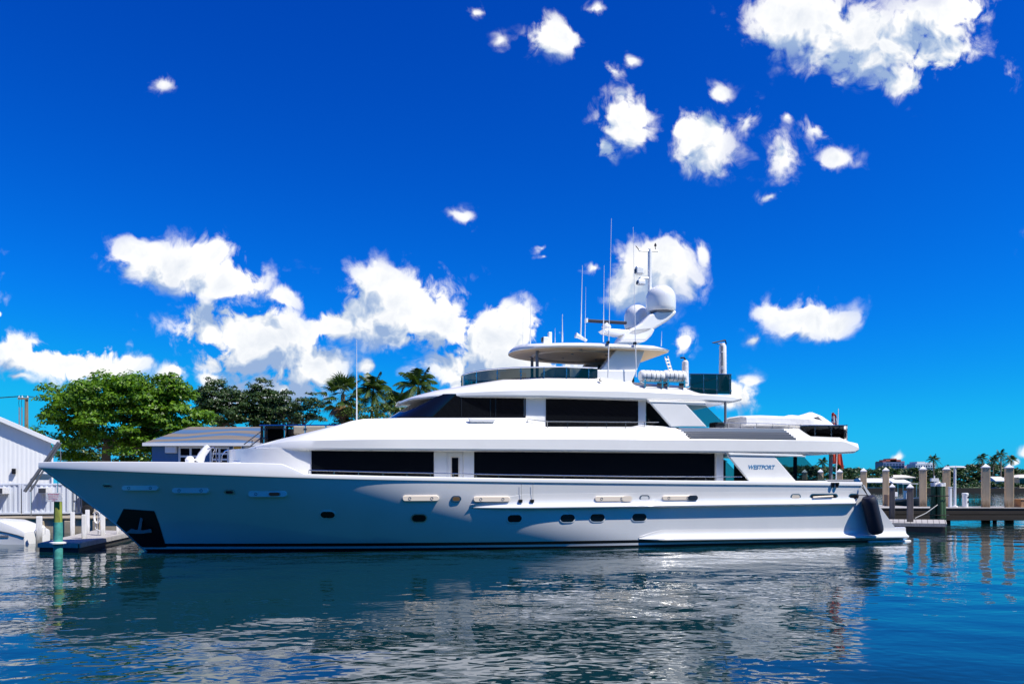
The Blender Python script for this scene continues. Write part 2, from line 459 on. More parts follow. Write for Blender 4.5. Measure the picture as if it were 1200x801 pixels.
def strake(name, px0, px1, f0, f1, prof, taper, taper_end=0, z_of=None):
    mb = MB()
    for sgn in (1, -1):
        rings = []
        x0, x1 = yx(px0, -3.95), yx(px1, -3.95)
        for x in along(x0, x1, 90):
            zz = z_of(x); s = min(1, .02 + (x-x0)/taper) if taper else 1
            if taper_end: s = min(s, max(.02, (x1-x)/taper_end))
            s = s**.6
            rings.append([(x, -sgn*(hb(x, zz+dzz) + o*s), zz + dzz*max(s, .25)) for (o, dzz) in prof])
        mb.loft(rings)
    return mb.build(name, M['hull'], yacht, smooth=True, angle=50)
ra, rb = hull_point(556, 594.5), hull_point(1003, 588.5)
rail_z = lambda x: ra.z + (rb.z-ra.z)*(x-ra.x)/(rb.x-ra.x)
strake('rub_rail', 552, 1005, 0, 0, [(-.1,.62),(.004,.58),(.012,.45),(.03,.3),(.07,.16),(.13,.07),(.19,.03),(.215,0),(.215,-.05),(.19,-.08),(-.1,-.10)], 2.6, .25, rail_z)
sa, sb = hull_point(752, 631), hull_point(1055, 627.5)
strake('spray_ledge', 752, 1066, 0, 0, [(-.1,.45),(.004,.42),(.02,.28),(.07,.14),(.17,.06),(.26,.03),(.28,0),(.28,-.06),(.22,-.1),(-.1,-.13)], 1.2, 0, lambda x: sa.z + (sb.z-sa.z)*(x-sa.x)/(sb.x-sa.x))
# stern: platform
mb = MB(); pz = Y(1066, 632, -3.6).z
mb.box(XE-1.6, yx(1068, -3.7), -3.72, 3.72, pz-.16, pz)
mb.build('swim_platform', M['gel'], yacht, bevel=.05)

def stadium(p, a, b, n, w, h, t0, t1, k=8):
    """flat round-ended solid standing on a surface frame"""
    pts = []; r = h/2; s = max(w/2 - r, 0)
    for i in range(k+1):
        an = -math.pi/2 + math.pi*i/k; pts.append((s + r*math.cos(an), r*math.sin(an)))
    for i in range(k+1):
        an = math.pi/2 + math.pi*i/k; pts.append((-s + r*math.cos(an), r*math.sin(an)))
    return [[p + a*x + b*y + n*t for (x, y) in pts] for t in (t0, t1)]
def pxw(px, py, w): # metres per measured pixel at the hull side
    return (hull_point(px+w/2, py) - hull_point(px-w/2, py)).length
for (px, py) in ((384,602.5),(491,606.5),(603,607),(665,606.5),(700,606),(749,605.5)):
    p, a, b, n = hull_frame(px, py); w = pxw(px, py, 16.5)
    mb = MB(); r0 = stadium(p, a, b, n, w+.09, .42, -.05, .022); mb.loft(r0)
    fr = mb.build('porthole', M['steel'] if px == 491 else M['gel'], hull, smooth=True)
    mb = MB(); mb.loft(stadium(p, a, b, n, w, .33, .0, .03)); mb.build('glass', M['winglass'], fr)
for (px, py, w, h, mt) in ((165,571.5,42,.21,'gel'),(224,574.5,43,.22,'gel'),(314,578.5,45,.25,'gel'),(493,583.5,43,.24,'peach'),(576,584.5,43,.24,'peach'),(716,584,39,.24,'peach'),(794,583,37,.22,'peach')):
    p, a, b, n = hull_frame(px, py); wm = pxw(px, py, w)
    b = Vector((0, 0, 1)); n = a.cross(b).normalized(); n = n if n.y < 0 else -n; p = p + n*.035
    mb = MB(); mb.loft(stadium(p, a, b, n, wm, h, -.25, .05))
    ic = mb.build('fender_hatch', M[mt], hull, smooth=True, bevel=.02)
    for s_ in (-.3, .3):
        c = p + a*wm*s_; mb = MB()
        for k in range(12):
            mb.tube([c + n*.055 + (a*math.cos(an)+b*math.sin(an))*.055 for an in (k*math.pi/6, (k+1)*math.pi/6)], .011, 5)
        mb.build('latch_ring', M['grey'], ic)
    if px == 314:
        mb = MB(); mb.loft(stadium(p + a*.28, a, b, n, .42, .13, .05, .09)); mb.build('orange_patch', M['orange'], ic)
    if px in (716, 794):
        mb = MB(); mb.loft(stadium(p + a*wm*.46, a, b, n, .5, h*1.05, .05, .07)); mb.build('end_plate', M['steel' if px == 794 else 'peach'], ic)
for (px, py, w, h, mt) in ((126,568.5,10,.15,'navy'),(269,575.8,12,.22,'navy'),(534.5,584,12,.27,'brown'),(755,583,12,.27,'gel'),(932,581.5,12,.27,'peach'),(1000,581,12,.27,'black')):
    p, a, b, n = hull_frame(px, py); wm = pxw(px, py, w)
    mb = MB(); mb.loft(stadium(p, a, b, n, wm, h, -.05, .035)); fl = mb.build('fairlead', M['steel'], hull, smooth=True)
    mb = MB(); mb.loft(stadium(p, a, b, n, wm-.12, h-.1, .0, .045)); mb.build('opening', M[mt], fl)
p, a, b, n = hull_frame(965, 581.5); wm = pxw(965, 581.5, 33)
mb = MB(); mb.loft(stadium(p, a, b, n, wm, .3, -.05, .035)); fl = mb.build('mooring_port', M['steel'], hull, smooth=True)
mb = MB(); mb.loft(stadium(p, a, b, n, wm-.14, .2, 0, .045)); mb.build('opening', M['black'], fl)
mb = MB(); mb.tube([p - a*wm*.4 + n*.06 - b*.03, p + n*.06, p + a*wm*.3 + n*.06 + b*.02], .05, 6); mb.build('mooring_rope', M['peach'], fl)
# anchor pocket
def hull_poly(pts, t0, t1):
    out = [[], []]
    for (px, py) in pts:
        p, a, b, n = hull_frame(px, py); out[0].append(p + n*t0); out[1].append(p + n*t1)
    return out
def dense(pts, k=6):
    o = []
    for i in range(len(pts)):
        q = pts[(i+1) % len(pts)]; o += [(pts[i][0] + (q[0]-pts[i][0])*j/k, pts[i][1] + (q[1]-pts[i][1])*j/k) for j in range(k)]
    return o
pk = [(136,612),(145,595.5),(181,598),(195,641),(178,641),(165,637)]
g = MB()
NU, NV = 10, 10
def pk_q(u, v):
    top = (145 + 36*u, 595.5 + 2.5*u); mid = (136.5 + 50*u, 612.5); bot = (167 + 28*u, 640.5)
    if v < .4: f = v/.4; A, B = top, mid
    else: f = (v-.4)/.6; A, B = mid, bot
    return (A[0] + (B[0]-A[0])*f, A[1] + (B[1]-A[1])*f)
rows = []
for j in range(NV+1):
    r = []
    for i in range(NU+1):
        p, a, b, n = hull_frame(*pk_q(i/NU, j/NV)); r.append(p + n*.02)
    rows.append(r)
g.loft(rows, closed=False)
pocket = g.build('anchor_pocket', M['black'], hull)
p, a, b, n = hull_frame(164, 612); a = Vector((1, 0, 0)); b = Vector((0, 0, 1)); n = Vector((0, -1, 0)); p = p + n*.12
mb = MB(); mb.prism([p + a*x + b*y for (x, y) in ((-.08,-.4),(.06,-.4),(.16,.35),(.08,.38))], n*.06)
mb.prism([p + a*x + b*y for (x, y) in ((-.52,-.42),(-.1,-.46),(.1,-.46),(.5,-.42),(.46,-.26),(.16,-.32),(-.14,-.3),(-.3,-.24))], n*.08)
mb.build('anchor', M['anchor'], pocket, bevel=.015)

# loft of decks ----------------------------------------------------
def prof(pts, yls, smooth=True):
    """list of measured (px, py) on planes yls -> function z(x)"""
    q = [Y(p[0], p[1], yl) for p, yl in zip(pts, yls)]
    xs = [a.x for a in q]; zs = [a.z for a in q]
    return (pchip(xs, zs) if smooth else (lambda x: np.interp(x, xs, zs))), xs
def body(name, x_list, fb, fzb, fzc, fzt, fin, mats, camber=.06, parent=None, mis=None):
    mb = MB(); rings = []
    for x in x_list:
        h_, zb, zc, z1, ins = float(fb(x)), float(fzb(x)), float(fzc(x)), float(fzt(x)), float(fin(x))
        ins = min(ins, h_*.7); zc = max(zc, zb+.03); z1 = max(z1, zc+.01)
        half = [(x, -(h_-.16), zb), (x, -(h_-.05), zb+.02), (x, -(h_-.0), zb+.09), (x, -h_, zc-.03), (x, -h_+.03, zc+.02), (x, -(h_-ins*.55), zc+(z1-zc)*.62), (x, -(h_-ins), z1), (x, -(h_-ins)*.6, z1+camber*.7)]
        rings.append(half + [(x, 0, z1+camber)] + [(a_, -b_, c_) for (a_, b_, c_) in reversed(half)])
    n = 17
    mb.loft(rings, 0, True, True, [0]*(n-1) + [1])
    return mb.build(name, mats, parent or yacht, smooth=True, angle=30)

# upper deck (the long eyebrow over the main deck)
xs0, xs1 = yx(287, -2.0), yx(1009, -3.75)
uHB = pchip([xs0, xs0+.35, xs0+1.2, xs0+3, xs0+6, xs1-3, xs1], [.9, 1.9, 2.7, 3.35, 3.75, 3.75, 3.6])
def ph(px): return -float(uHB(yx(px, -3.6)))
uzb, _ = prof([(287,527.5),(330,527.3),(420,527.6),(620,528.4),(800,530),(985,531.5),(1003,530.5),(1009,526.5)], [ph(p) for p in (287,330,420,620,800,985,1003,1009)], False)
uzc, _ = prof([(287,526.6),(310,521),(340,516.5),(400,514.5),(620,513.5),(800,514),(985,516),(1009,524.5)], [ph(p) for p in (287,310,340,400,620,800,985,1009)])
tp = [(287,526.2),(310,519),(330,513.5),(350,508.5),(375,502.5),(400,496.3),(412,492.5),(426,490),(470,489),(560,489),(619,489),(640,499.5),(742,499.5),(752,497.5),(800,500.5),(935,502),(949,511),(981,512.3),(990,517.5),(1009,524)]
uzt, _ = prof(tp, [ph(p[0])+.6 for p in tp], False)
uin = lambda x: np.interp(x, [xs0, xs0+.4, xs0+2, xs0+6, xs1-4, xs1-1, xs1], [.2, .45, .9, .85, .6, .45, .1])
xl = sorted(set(along(xs0, xs1, 130) + [Y(p[0], p[1], ph(p[0])+.6).x for p in tp]))
xl = [x for x in xl if xs0 <= x <= xs1]
updeck = body('upper_deck', xl, uHB, uzb, uzc, uzt, uin, [M['gel'], M['gel']])
def upside(x, f, o=.02):
    h_ = float(uHB(x)); ins = float(uin(x)); zc = float(uzc(x)); z1 = float(uzt(x)); zb = float(uzb(x))
    pts = [(-h_, zc+.0), (-(h_-ins*.55), zc+(z1-zc)*.62), (-(h_-ins), z1)]
    f = min(max(f, 0), 1)
    if f < .62: g_ = f/.62; A, B = pts[0], pts[1]
    else: g_ = (f-.62)/.38; A, B = pts[1], pts[2]
    return Vector((x, A[0] + (B[0]-A[0])*g_ - o*.8, A[1] + (B[1]-A[1])*g_ + o*.6))
# louvres
for sgn in (1, -1):
    mb = MB(); xa, xb = yx(797, -3.6), yx(922, -3.6)
    mb.loft([[upside(x, .02, .012) + Vector((.45, 0, 0)) if k == 0 else upside(x, .97, .012) for k in (0, 1)] for x in along(xa, xb, 20)], closed=False)
    if sgn < 0: mb.v = [Vector((q.x, -q.y, q.z)) for q in mb.v]
    lv = mb.build('louvre_panel', M['black'], updeck)
    for i in range(6):
        f0 = .03 + i*.155; mb = MB(); sh = .45*(1-f0)
        mb.loft([[upside(x+sh, f0, .015), upside(x+sh, f0+.07, .075), upside(x+sh, f0+.085, .07), upside(x+sh, f0+.03, .0)] for x in along(xa+.03, xb-.03, 20)])
        if sgn < 0: mb.v = [Vector((q.x, -q.y, q.z)) for q in mb.v]
        mb.build('slat', M['louvre'], lv)

# main deck house
def plan_curve(xf, xs, h_, k=12):
    """rounded front: from the centreline point xf to full width h_ at xs (port half)"""
    return [(xs - (xs-xf)*math.cos(math.pi/2*i/k)**.8, -h_*math.sin(math.pi/2*i/k)) for i in range(k+1)]
hx0, hx1, hx2 = yx(268, 0), yx(380, -3.05), yx(846, -3.05)
pl = plan_curve(hx0, hx1, 3.05) + [(hx2, -3.05)]
full = pl + [(x, -y) for (x, y) in reversed(pl[1:])]
mb = MB(); mb.loft([[(x, y, 2.5) for (x, y) in full], [(x, y, float(np.mean(uzb(np.array([hx1, hx2]))))+.06) for (x, y) in full]])
house = mb.build('deck_house', M['gel'], yacht, smooth=True, angle=30)
def panel(name, poly, yl, th, mat, parent, both=True, bevel=0):
    out = None
    for sgn in ((1, -1) if both else (1,)):
        mb = MB(); pts = [Y(px, py, yl) for (px, py) in poly]
        pts = [Vector((q.x, sgn*q.y, q.z)) for q in pts]
        mb.prism(pts, (0, -sgn*th, 0)); o = mb.build(name, mat, parent, bevel=bevel)
        if sgn == 1: out = o
    return out
panel('window', [(365,528),(508,529),(508,562),(365,560)], -3.04, .035, M['winglass'], house)
panel('window', [(555.5,529),(837,531),(837,567),(555.5,563)], -3.04, .035, M['winglass'], house)
for px in (417, 463, 607, 660, 712, 764, 806): panel('window_joint', [(px,528.5),(px+.7,528.5),(px+.7,563),(px,563)], -3.073, .006, M['winglass'], house, False)
dr = panel('door', [(525,530.5),(542,530.5),(542,563),(525,563)], -3.03, .05, M['gel'], house, bevel=.02)
panel('door_window', [(528,534.5),(538.5,534.5),(538.5,559),(528,559)], -3.075, .012, M['peach'], dr, False)
panel('door_glass', [(529.5,536),(537,536),(537,558),(529.5,558)], -3.085, .012, M['winglass'], dr, False)
panel('pilaster', [(508.3,529),(522,529),(522,563),(508.3,563)], -3.04, .10, M['gel'], house, bevel=.02)
panel('pilaster', [(542.5,529),(555,529),(555,563),(542.5,563)], -3.04, .10, M['gel'], house, bevel=.02)
panel('column', [(837.5,530),(846,530),(846,566),(837.5,566)], -3.04, .16, M['gel'], house, bevel=.03)
# foredeck trunk and little mound
mb = MB(); rings = []
fz = [(272,541),(284,537.5),(298,533.5),(306,534.5),(318,539),(330,544)]
for (px, py) in fz:
    q = Y(px, py, -1.6); rings.append([(q.x, -2.0, 2.5), (q.x, -1.85, q.z-.12), (q.x, -1.5, q.z), (q.x, 0, q.z+.1), (q.x, 1.5, q.z), (q.x, 1.85, q.z-.12), (q.x, 2.0, 2.5)])
mb.loft(rings); mb.build('foredeck_trunk', M['gel'], yacht, smooth=True, angle=50)

# wing panels aft on the main deck
def wing(poly, yl, th, name='wing_panel', mat=None, bevel=.03): return panel(name, poly, yl, th, mat or M['gel'], yacht, True, bevel)
wg = wing([(851,533),(906,534.5),(931,563.5),(876,563)], -3.55, .14)
wing([(850.5,530.5),(936,532.5),(942,535.3),(852,533.4)], -3.5, .24, 'wing_header')
wing([(876,562.6),(966,563.4),(968,566.5),(876,566)], -3.5, .26, 'wing_sill')
panel('wing_glass', [(907,534.8),(942,535.5),(968,563),(931.5,563)], -3.6, .03, M['clear'], yacht)
panel('glass_post', [(929.5,535),(933,535),(933,562),(929.5,562)], -3.3, .08, M['black'], yacht)
panel('dark_opening_sheet', [(860,531),(880,531),(880,566),(860,566)], -2.4, .05, M['black'], yacht)  # black sheet paints the darkness of the opening behind the wing
# lettering on the wing panel
fc = bpy.data.curves.new('lettering', 'FONT'); fc.body = 'WESTPORT'; fc.size = .28; fc.extrude = .006; fc.shear = .22; fc.offset = .006
fc.align_x = 'CENTER'; fc.align_y = 'CENTER'; fc.materials.append(M['blue'])
fo = bpy.data.objects.new('lettering', fc); COL.objects.link(fo); fo.parent = wg
q = Y(892, 547.3, -3.695)
lm = bpy.data.meshes.new_from_object(fo); bpy.data.objects.remove(fo); fo = bpy.data.objects.new('lettering', lm); COL.objects.link(fo); fo.parent = wg
fo.location = q; fo.rotation_euler = (R(90), 0, 0)
# poles under the overhangs
for (px, y0, y1, yl, r) in ((973.5,529,563,-3.0,.09),):
    for sg in (1, -1):
        a_, b_ = Y(px, y1, yl), Y(px, y0, yl); mb = MB(); mb.tube([(a_.x, sg*yl, a_.z-.6), (a_.x, sg*yl, b_.z)], r, 12); mb.build('deck_post', M['grey'], yacht, smooth=True)

# main deck railing along the cap
def railing(name, pts_top, post_h, every, r=.022, mid=None):
    mb = MB(); mb.tube(pts_top, r, 6)
    L = 0; pts_top = [Vector(p) for p in pts_top]; nxt = 0
    for a_, b_ in zip(pts_top, pts_top[1:]):
        seg = (b_-a_).length
        while nxt <= L + seg:
            c = a_ + (b_-a_)*((nxt-L)/seg); mb.tube([c, c - Vector((0, 0, post_h))], r*.8, 6); nxt += every
        L += seg
    return mb.build(name, M['steel'], yacht, smooth=True)
for sg in (1, -1):
    pts = []
    for (px, py) in ((362,550.5),(450,553),(600,556),(740,558),(868,558.6)):
        q = Y(px, py, -3.72); pts.append((q.x, -sg*(hb(q.x, 3.2)-.12), q.z))
    railing('deck_railing', pts, .34, 1.0)
    railing('upper_side_railing', [(*(lambda q: (q.x, -sg*3.2, q.z))(Y(px, py, -3.2)),) for (px, py) in ((618,491),(640,493.4),(700,494),(772,494.5))], .3, .95, .018)
    railing('upper_aft_railing', [(*(lambda q: (q.x, -sg*3.2, q.z))(Y(px, py, -3.2)),) for (px, py) in ((848,495),(900,496),(940,498))], .3, .9, .016)

# ------------------------------------------------------------- upper house
def zmean(px, py, yl): return Y(px, py, yl).z
zsill = zmean(560, 489, -2.75); zroof = zmean(560, 465.5, -2.9)
fb = plan_curve(yx(452, 0)-.5, yx(500, -2.7), 2.75, 14); ft = plan_curve(yx(496, 0)-.2, yx(535, -2.7), 2.75, 14)
xm = yx(614, -2.75)
mb = MB()
def mirror(l): return l + [(x, -y) for (x, y) in reversed(l[1:])]
lo = mirror(fb + [(xm, -2.75)]); hi = mirror(ft + [(xm, -2.75)])
mb.loft([[(x, y, zsill-.25) for (x, y) in lo], [(x, y, zroof+.15) for (x, y) in hi]])
wh = mb.build('wheelhouse', M['winglass'], yacht, smooth=True, angle=30)
for px in (540, 574, 580): panel('mullion', [(px,465.5),(px+1.2,465.5),(px+1.2,489),(px,489)], -2.755, .02, M['black'], wh, False)
panel('wheelhouse_frame', [(465,488),(615,488),(615,489.8),(465,489.8)], -2.752, .03, M['black'], wh)
mb = MB(); xe = yx(757, -2.75); mb.box(xm, xe, -2.72, 2.72, zsill-1.0, zroof+.15)
uh = mb.build('upper_house', M['gel'], yacht)
panel('window', [(614.5,466),(616,466),(616,489),(614.5,489)], -2.715, .03, M['black'], uh, False)
panel('window', [(639.5,467.3),(747.5,468.5),(747.5,502),(639.5,502)], -2.71, .035, M['winglass'], uh)
panel('door_opening', [(757,469),(786,469.5),(786,500),(757,500)], -2.3, .05, M['winglass'], uh)
panel('upper_wing_header', [(757,469.3),(824,471.3),(826,473.6),(759,472)], -3.0, .22, M['gel'], yacht, bevel=.03)
panel('upper_wing_panel', [(760,471.5),(802,473.5),(827,500),(785,500)], -3.05, .14, M['gel'], yacht, bevel=.03)
panel('upper_wing_glass', [(803,474),(826,474.5),(851,498.5),(828,500)], -3.1, .03, M['clear'], yacht)
wn = panel('wing_light', [(548,490),(581,490.5),(578,495),(550,494.5)], -3.15, .12, M['gel'], updeck, bevel=.03)
for sg in (1, -1):
    a_, b_ = Y(850, 500, -2.9), Y(850, 470, -2.9); mb = MB(); mb.tube([(a_.x, sg*2.9, a_.z-.1), (a_.x, sg*2.9, b_.z+.1)], .06, 10); mb.build('deck_post', M['grey'], yacht, smooth=True)

# ------------------------------------------------------------- roof (sun deck)
rx0, rx1 = yx(469, -1.2), yx(872, -3.0)
rHB = pchip([rx0, rx0+.3, rx0+1.0, rx0+2.5, rx0+5, rx1-2.5, rx1], [.8, 1.5, 2.2, 2.8, 3.15, 3.15, 2.8])
def rh(px): return -float(rHB(yx(px, -3.0)))
def mk(pts, add, sm=False): return prof(pts, [rh(p[0])+add for p in pts], sm)[0]
rzb = mk([(469,473),(480,469.8),(510,466.6),(560,465.2),(640,465.5),(760,468.7),(858,471.8),(872,468.5)], 0)
rzc = mk([(469,471.8),(480,468.5),(510,462.5),(560,458.5),(640,456.5),(740,457.8),(820,461.5),(855,464),(872,467.3)], 0, True)
rt = [(469,471.2),(480,466.4),(510,457.3),(560,448),(600,442),(640,439.6),(700,441),(740,446.5),(800,451),(822,461),(855,462.5),(872,467)]
rzt = mk(rt, .5, False)
rin = lambda x: np.interp(x, [rx0, rx0+.5, rx0+3, rx1-2, rx1], [.15, .5, .95, .7, .1])
xl = sorted(set(along(rx0, rx1, 90) + [Y(p[0], p[1], rh(p[0])+.5).x for p in rt])); xl = [x for x in xl if rx0 <= x <= rx1]
roof = body('sun_deck', xl, rHB, rzb, rzc, rzt, rin, [M['gel'], M['gel']], .04)
rtop = lambda x: float(rzt(x))
# windscreen round the sun deck
def screen(name, pts, h_, mat, every=1.25, top=True):
    """pts: bottom line (x,y,z); glass sheet with posts and a top rail"""
    pts = [Vector(p) for p in pts]; up = Vector((0, 0, 1))
    mb = MB(); mb.loft([[p, p + up*hh] for p, hh in zip(pts, h_)], closed=False)
    g_ = mb.build(name, mat, yacht)
    mb = MB(); mb.tube([p + up*(hh+.02) for p, hh in zip(pts, h_)], .028, 6); mb.build('screen_rail', M['steel'], g_, smooth=True)
    L = 0; nxt = .05
    for i in range(len(pts)-1):
        seg = (pts[i+1]-pts[i]).length
        while nxt <= L+seg:
            f = (nxt-L)/seg; c = pts[i].lerp(pts[i+1], f); hh = h_[i]*(1-f) + h_[i+1]*f
            mb = MB(); mb.tube([c - up*.05, c + up*hh], .022, 6); mb.tube([c + up*.12, c + up*.2], .045, 6); mb.tube([c + up*(hh-.22), c + up*(hh-.14)], .045, 6)
            mb.build('screen_post', M['steel'], g_, smooth=True); nxt += every
        L += seg
    return g_
sxf, sxs, sxe = yx(546, -.9), yx(628, -2.45), yx(700, -2.45)
pl = plan_curve(sxf, sxs, 2.45, 16) + [(x, -2.45) for x in along(sxs, sxe, 5)[1:]]
zT = [Y(560, 434, -1.9).z + (Y(690, 431.2, -2.45).z - Y(560, 434, -1.9).z)*min(1, max(0, (x-sxf)/(sxe-sxf)*1.4)) for (x, y) in pl]
full = [(x, y) for (x, y) in pl]; allp = [(x, -y, z) for (x, y), z in reversed(list(zip(pl[1:], zT[1:])))] + [(x, y, z) for (x, y), z in zip(pl, zT)]
bot = [(x, y, rtop(x) - .05) for (x, y, z) in allp]; hts = [z - b[2] for (x, y, z), b in zip(allp, bot)]
screen('windscreen', bot, hts, M['tint'], 1.1)
for sg in (1, -1):
    pts = [Y(px, py, -2.6) for (px, py) in ((808,456),(822,460),(857,461))]; ptop = [Y(px, py, -2.6) for (px, py) in ((808,438),(822,438),(857,438.5))]
    screen('aft_glass_rail', [(p.x, sg*p.y, p.z-.02) for p in pts], [a_.z - b_.z for a_, b_ in zip(ptop, pts)], M['tintdark'], .72)
p = Y(857, 461, -2.6); pt = Y(857, 438.5, -2.6)
screen('aft_glass_rail', [(p.x, -2.6, p.z-.02), (p.x, 0, p.z-.02), (p.x, 2.6, p.z-.02)], [pt.z-p.z]*3, M['tintdark'], 1.3)

# ------------------------------------------------------------- hardtop
tx0, tx1 = yx(597, 0), yx(789, -2.5)
zA, zB_ = Y(660, 401, -2.6).z, Y(740, 401.5, -2.6).z
hz = lambda x: np.interp(x, [tx0, tx0+4, tx1], [Y(597,413,0).z-.02, Y(680,403.8,-2.7).z-.05, Y(788,409.5,-2.5).z-.03])
def plan_half(x):
    u = (x-tx0)/(tx1-tx0)
    if u < .55: return 2.72*math.sqrt(max(0, 1-((.55-u)/.55)**2))**.95
    return 2.72 - .3*max(0, (u-.55)/.45)**2 - (max(0, u-.95)/.05)**2*.35
mb = MB(); rings = []
for i in range(49):
    u = 1 - math.cos(math.pi*i/96) if i < 40 else None
    x = tx0 + (tx1-tx0)*(i/48)**1.6; b = max(plan_half(x), .03); z = float(hz(x)); k = min(1, b/1.2)
    endk = 1 - max(0, (i-44)/4)*.75
    th = .24*k*endk
    half = [(x, -b*.93, z-.015), (x, -b*.985, z+.01), (x, -b, z+.05*k), (x, -b*.985, z+.11*k*endk), (x, -b*.93, z+th*.85), (x, -b*.7, z+th+.05*k*endk)]
    rings.append(half + [(x, 0, z+th+.12*k*endk)] + [(p[0], -p[1], p[2]) for p in reversed(half)])
mb.loft(rings, 0, True, True, [0]*12 + [1])
ht = mb.build('hardtop', [M['gel'], M['cream']], yacht, smooth=True, angle=40)
# recessed liner details and lamps under it
mb = MB(); zc = float(hz(tx0+3.0))
for k in range(24):
    a0, a1 = 2*math.pi*k/24, 2*math.pi*(k+1)/24
    P = lambda an, r: Vector((tx0+3.6 + 2.3*r*math.cos(an), 1.75*r*math.sin(an), float(hz(tx0+3.6 + 2.3*r*math.cos(an)))-.03))
    mb.add([P(a0, 1), P(a1, 1), P(a1, 1.06), P(a0, 1.06)], [(0, 1, 2, 3)]); mb.add([P(a0, 1)-Vector((0,0,.05)), P(a1, 1)-Vector((0,0,.05)), P(a1, 1), P(a0, 1)], [(0, 1, 2, 3)])
mb.build('liner_trim', M['peach'], ht)
for (u, y) in [(u, y) for u in (1.3, 3.0, 4.8, 6.2) for y in (-1.9, -.7, .7, 1.9)]:
    if abs(y) < plan_half(tx0+u)-.4:
        mb = MB(); mb.lathe([(.0001, -.03), (.07, -.03), (.07, 0)], 10, (tx0+u, y, float(hz(tx0+u))-.012)); mb.build('downlight', M['grey'], ht)
# legs
for sg in (1, -1):
    mb = MB(); q = [Y(*p, -2.15) for p in ((723,408.5),(756,410),(746.5,434.5),(703,434.5))]
    mb.prism([Vector((a_.x, sg*a_.y, a_.z)) for a_ in q], (0, sg*.5, 0)); mb.build('hardtop_leg', M['gel'], yacht, bevel=.04)
    mb = MB(); q = [Y(*p, -2.35) for p in ((698.5,433),(746.5,433.5),(738,453),(699,448))]
    mb.prism([Vector((a_.x, sg*a_.y, a_.z)) for a_ in q], (0, sg*.9, 0)); mb.build('coaming', M['gel'], yacht, bevel=.04)
for (px, yl) in ((629.5,-1.1),(623.5,1.1)):
    a_, b_ = Y(px, 445, yl), Y(px, 408, yl); mb = MB(); mb.tube([a_, Vector((a_.x, yl, float(hz(a_.x))))], .075, 12); mb.build('hardtop_post', M['grey'], yacht, smooth=True)
# helm console and seats seen through the windscreen
a_ = Y(668, 440, 0); mb = MB(); mb.box(a_.x-1.2, a_.x-.4, -1.2, 1.2, a_.z-.6, Y(640,433,0).z); mb.build('helm_console', M['gel'], yacht, bevel=.08)
mb = MB(); a_ = Y(705, 438, 1.0); mb.box(a_.x-.5, a_.x+1.5, .2, 2.2, a_.z-.8, Y(700,430,1).z); mb.build('bar_cabinet', M['black'], yacht, bevel=.05)
mb = MB(); q = Y(690, 447, -2.95); mb.lathe([(.001,.0),(.09,.0),(.07,.05),(.001,.06)], 14, Y(703.5, 445, -2.75), M=Matrix.Rotation(R(60), 4, 'X')); mb.build('vent_cap', M['grey'], roof, smooth=True)

# ------------------------------------------------------------- mast
mst = MB(); 
def pr(poly, yc, wdt, mb): 
    q = [Y(px, py, yc) for (px, py) in poly]; mb.prism([Vector((a_.x, yc-wdt/2, a_.z)) for a_ in q], (0, wdt, 0)); return mb
mb = MB(); pr([(722,402),(727,394),(735,386),(757,384),(763,388),(759,395),(752,402)], 0, 1.1, mb); mast = mb.build('mast', M['gel'], yacht, bevel=.12)
mb = MB(); pr([(727,394.5),(733,389),(748,380),(757,370.5),(766,366.8),(789,365.5),(787.5,370),(778,378),(764,386.5),(755,392),(742,396)], -.1, .9, mb); mb.build('mast_boom', M['gel'], mast, bevel=.1)
mb = MB(); pr([(703,387.2),(709,386),(738,388),(738,393.5),(722,393.8),(707,390.5)], -.1, .7, mb); mb.build('radar_shelf', M['gel'], mast, bevel=.06)
def dome(px, pb, pt, r, yl):
    a_, b_ = Y(px, pb, yl), Y(px, pt, yl); H = b_.z-a_.z; R_ = Y(px+r, pb, yl).x - a_.x
    mb = MB(); prf = [(R_*.8, 0), (R_*.93, .02), (R_*.97, .1), (R_, .2)]
    zc_ = H - R_*.95
    prf += [(R_, zc_)] + [(R_*math.cos(t_), zc_ + R_*.95*math.sin(t_)) for t_ in [math.pi/2*i/10 for i in range(1, 10)]] + [(.001, H)]
    mb.lathe(prf, 32, a_); d_ = mb.build('radar_dome', M['gel'], mast, smooth=True, angle=50)
    mb = MB(); mb.lathe([(R_*.55, -.1), (R_*.75, -.05), (R_*.8, 0)], 24, a_); mb.build('dome_base', M['grey'], d_, smooth=True); return d_
dome(774.5, 365.5, 334, 15.8, -.1); dome(746, 386, 357, 13, 1.3)
mb = MB(); a_, b_ = Y(687, 375, -.1), Y(734, 378.5, -.1); mb.box(a_.x, b_.x, -.2, 0, (a_.z+b_.z)/2-.08, (a_.z+b_.z)/2+.06)
ra_ = mb.build('radar_scanner', M['navy'], mast, bevel=.03)
mb = MB(); mb.box(a_.x-.04, a_.x+.05, -.22, .02, (a_.z+b_.z)/2-.1, (a_.z+b_.z)/2+.09); mb.build('scanner_cap', M['gel'], ra_)
c = Y(710.5, 386, -.1); mb = MB(); mb.lathe([(.001, 0), (.2, .02), (.24, .12), (.2, .24), (.1, .3), (.1, .36)], 18, c); mb.build('radar_motor', M['gel'], mast, smooth=True)
a_, b_ = Y(761, 372, 0), Y(761.5, 292, 0); mb = MB(); mb.tube([a_, b_], .1, 12); mb.tube([Y(749, 293.5, 0), Y(771, 294, 0)], .05, 8); mp = mb.build('mast_pole', M['gel'], mast, smooth=True)
mb = MB(); mb.tube([Y(749, 326.5, 0), Y(761, 326, 0)], .07, 8); mb.build('camera_arm', M['gel'], mp)
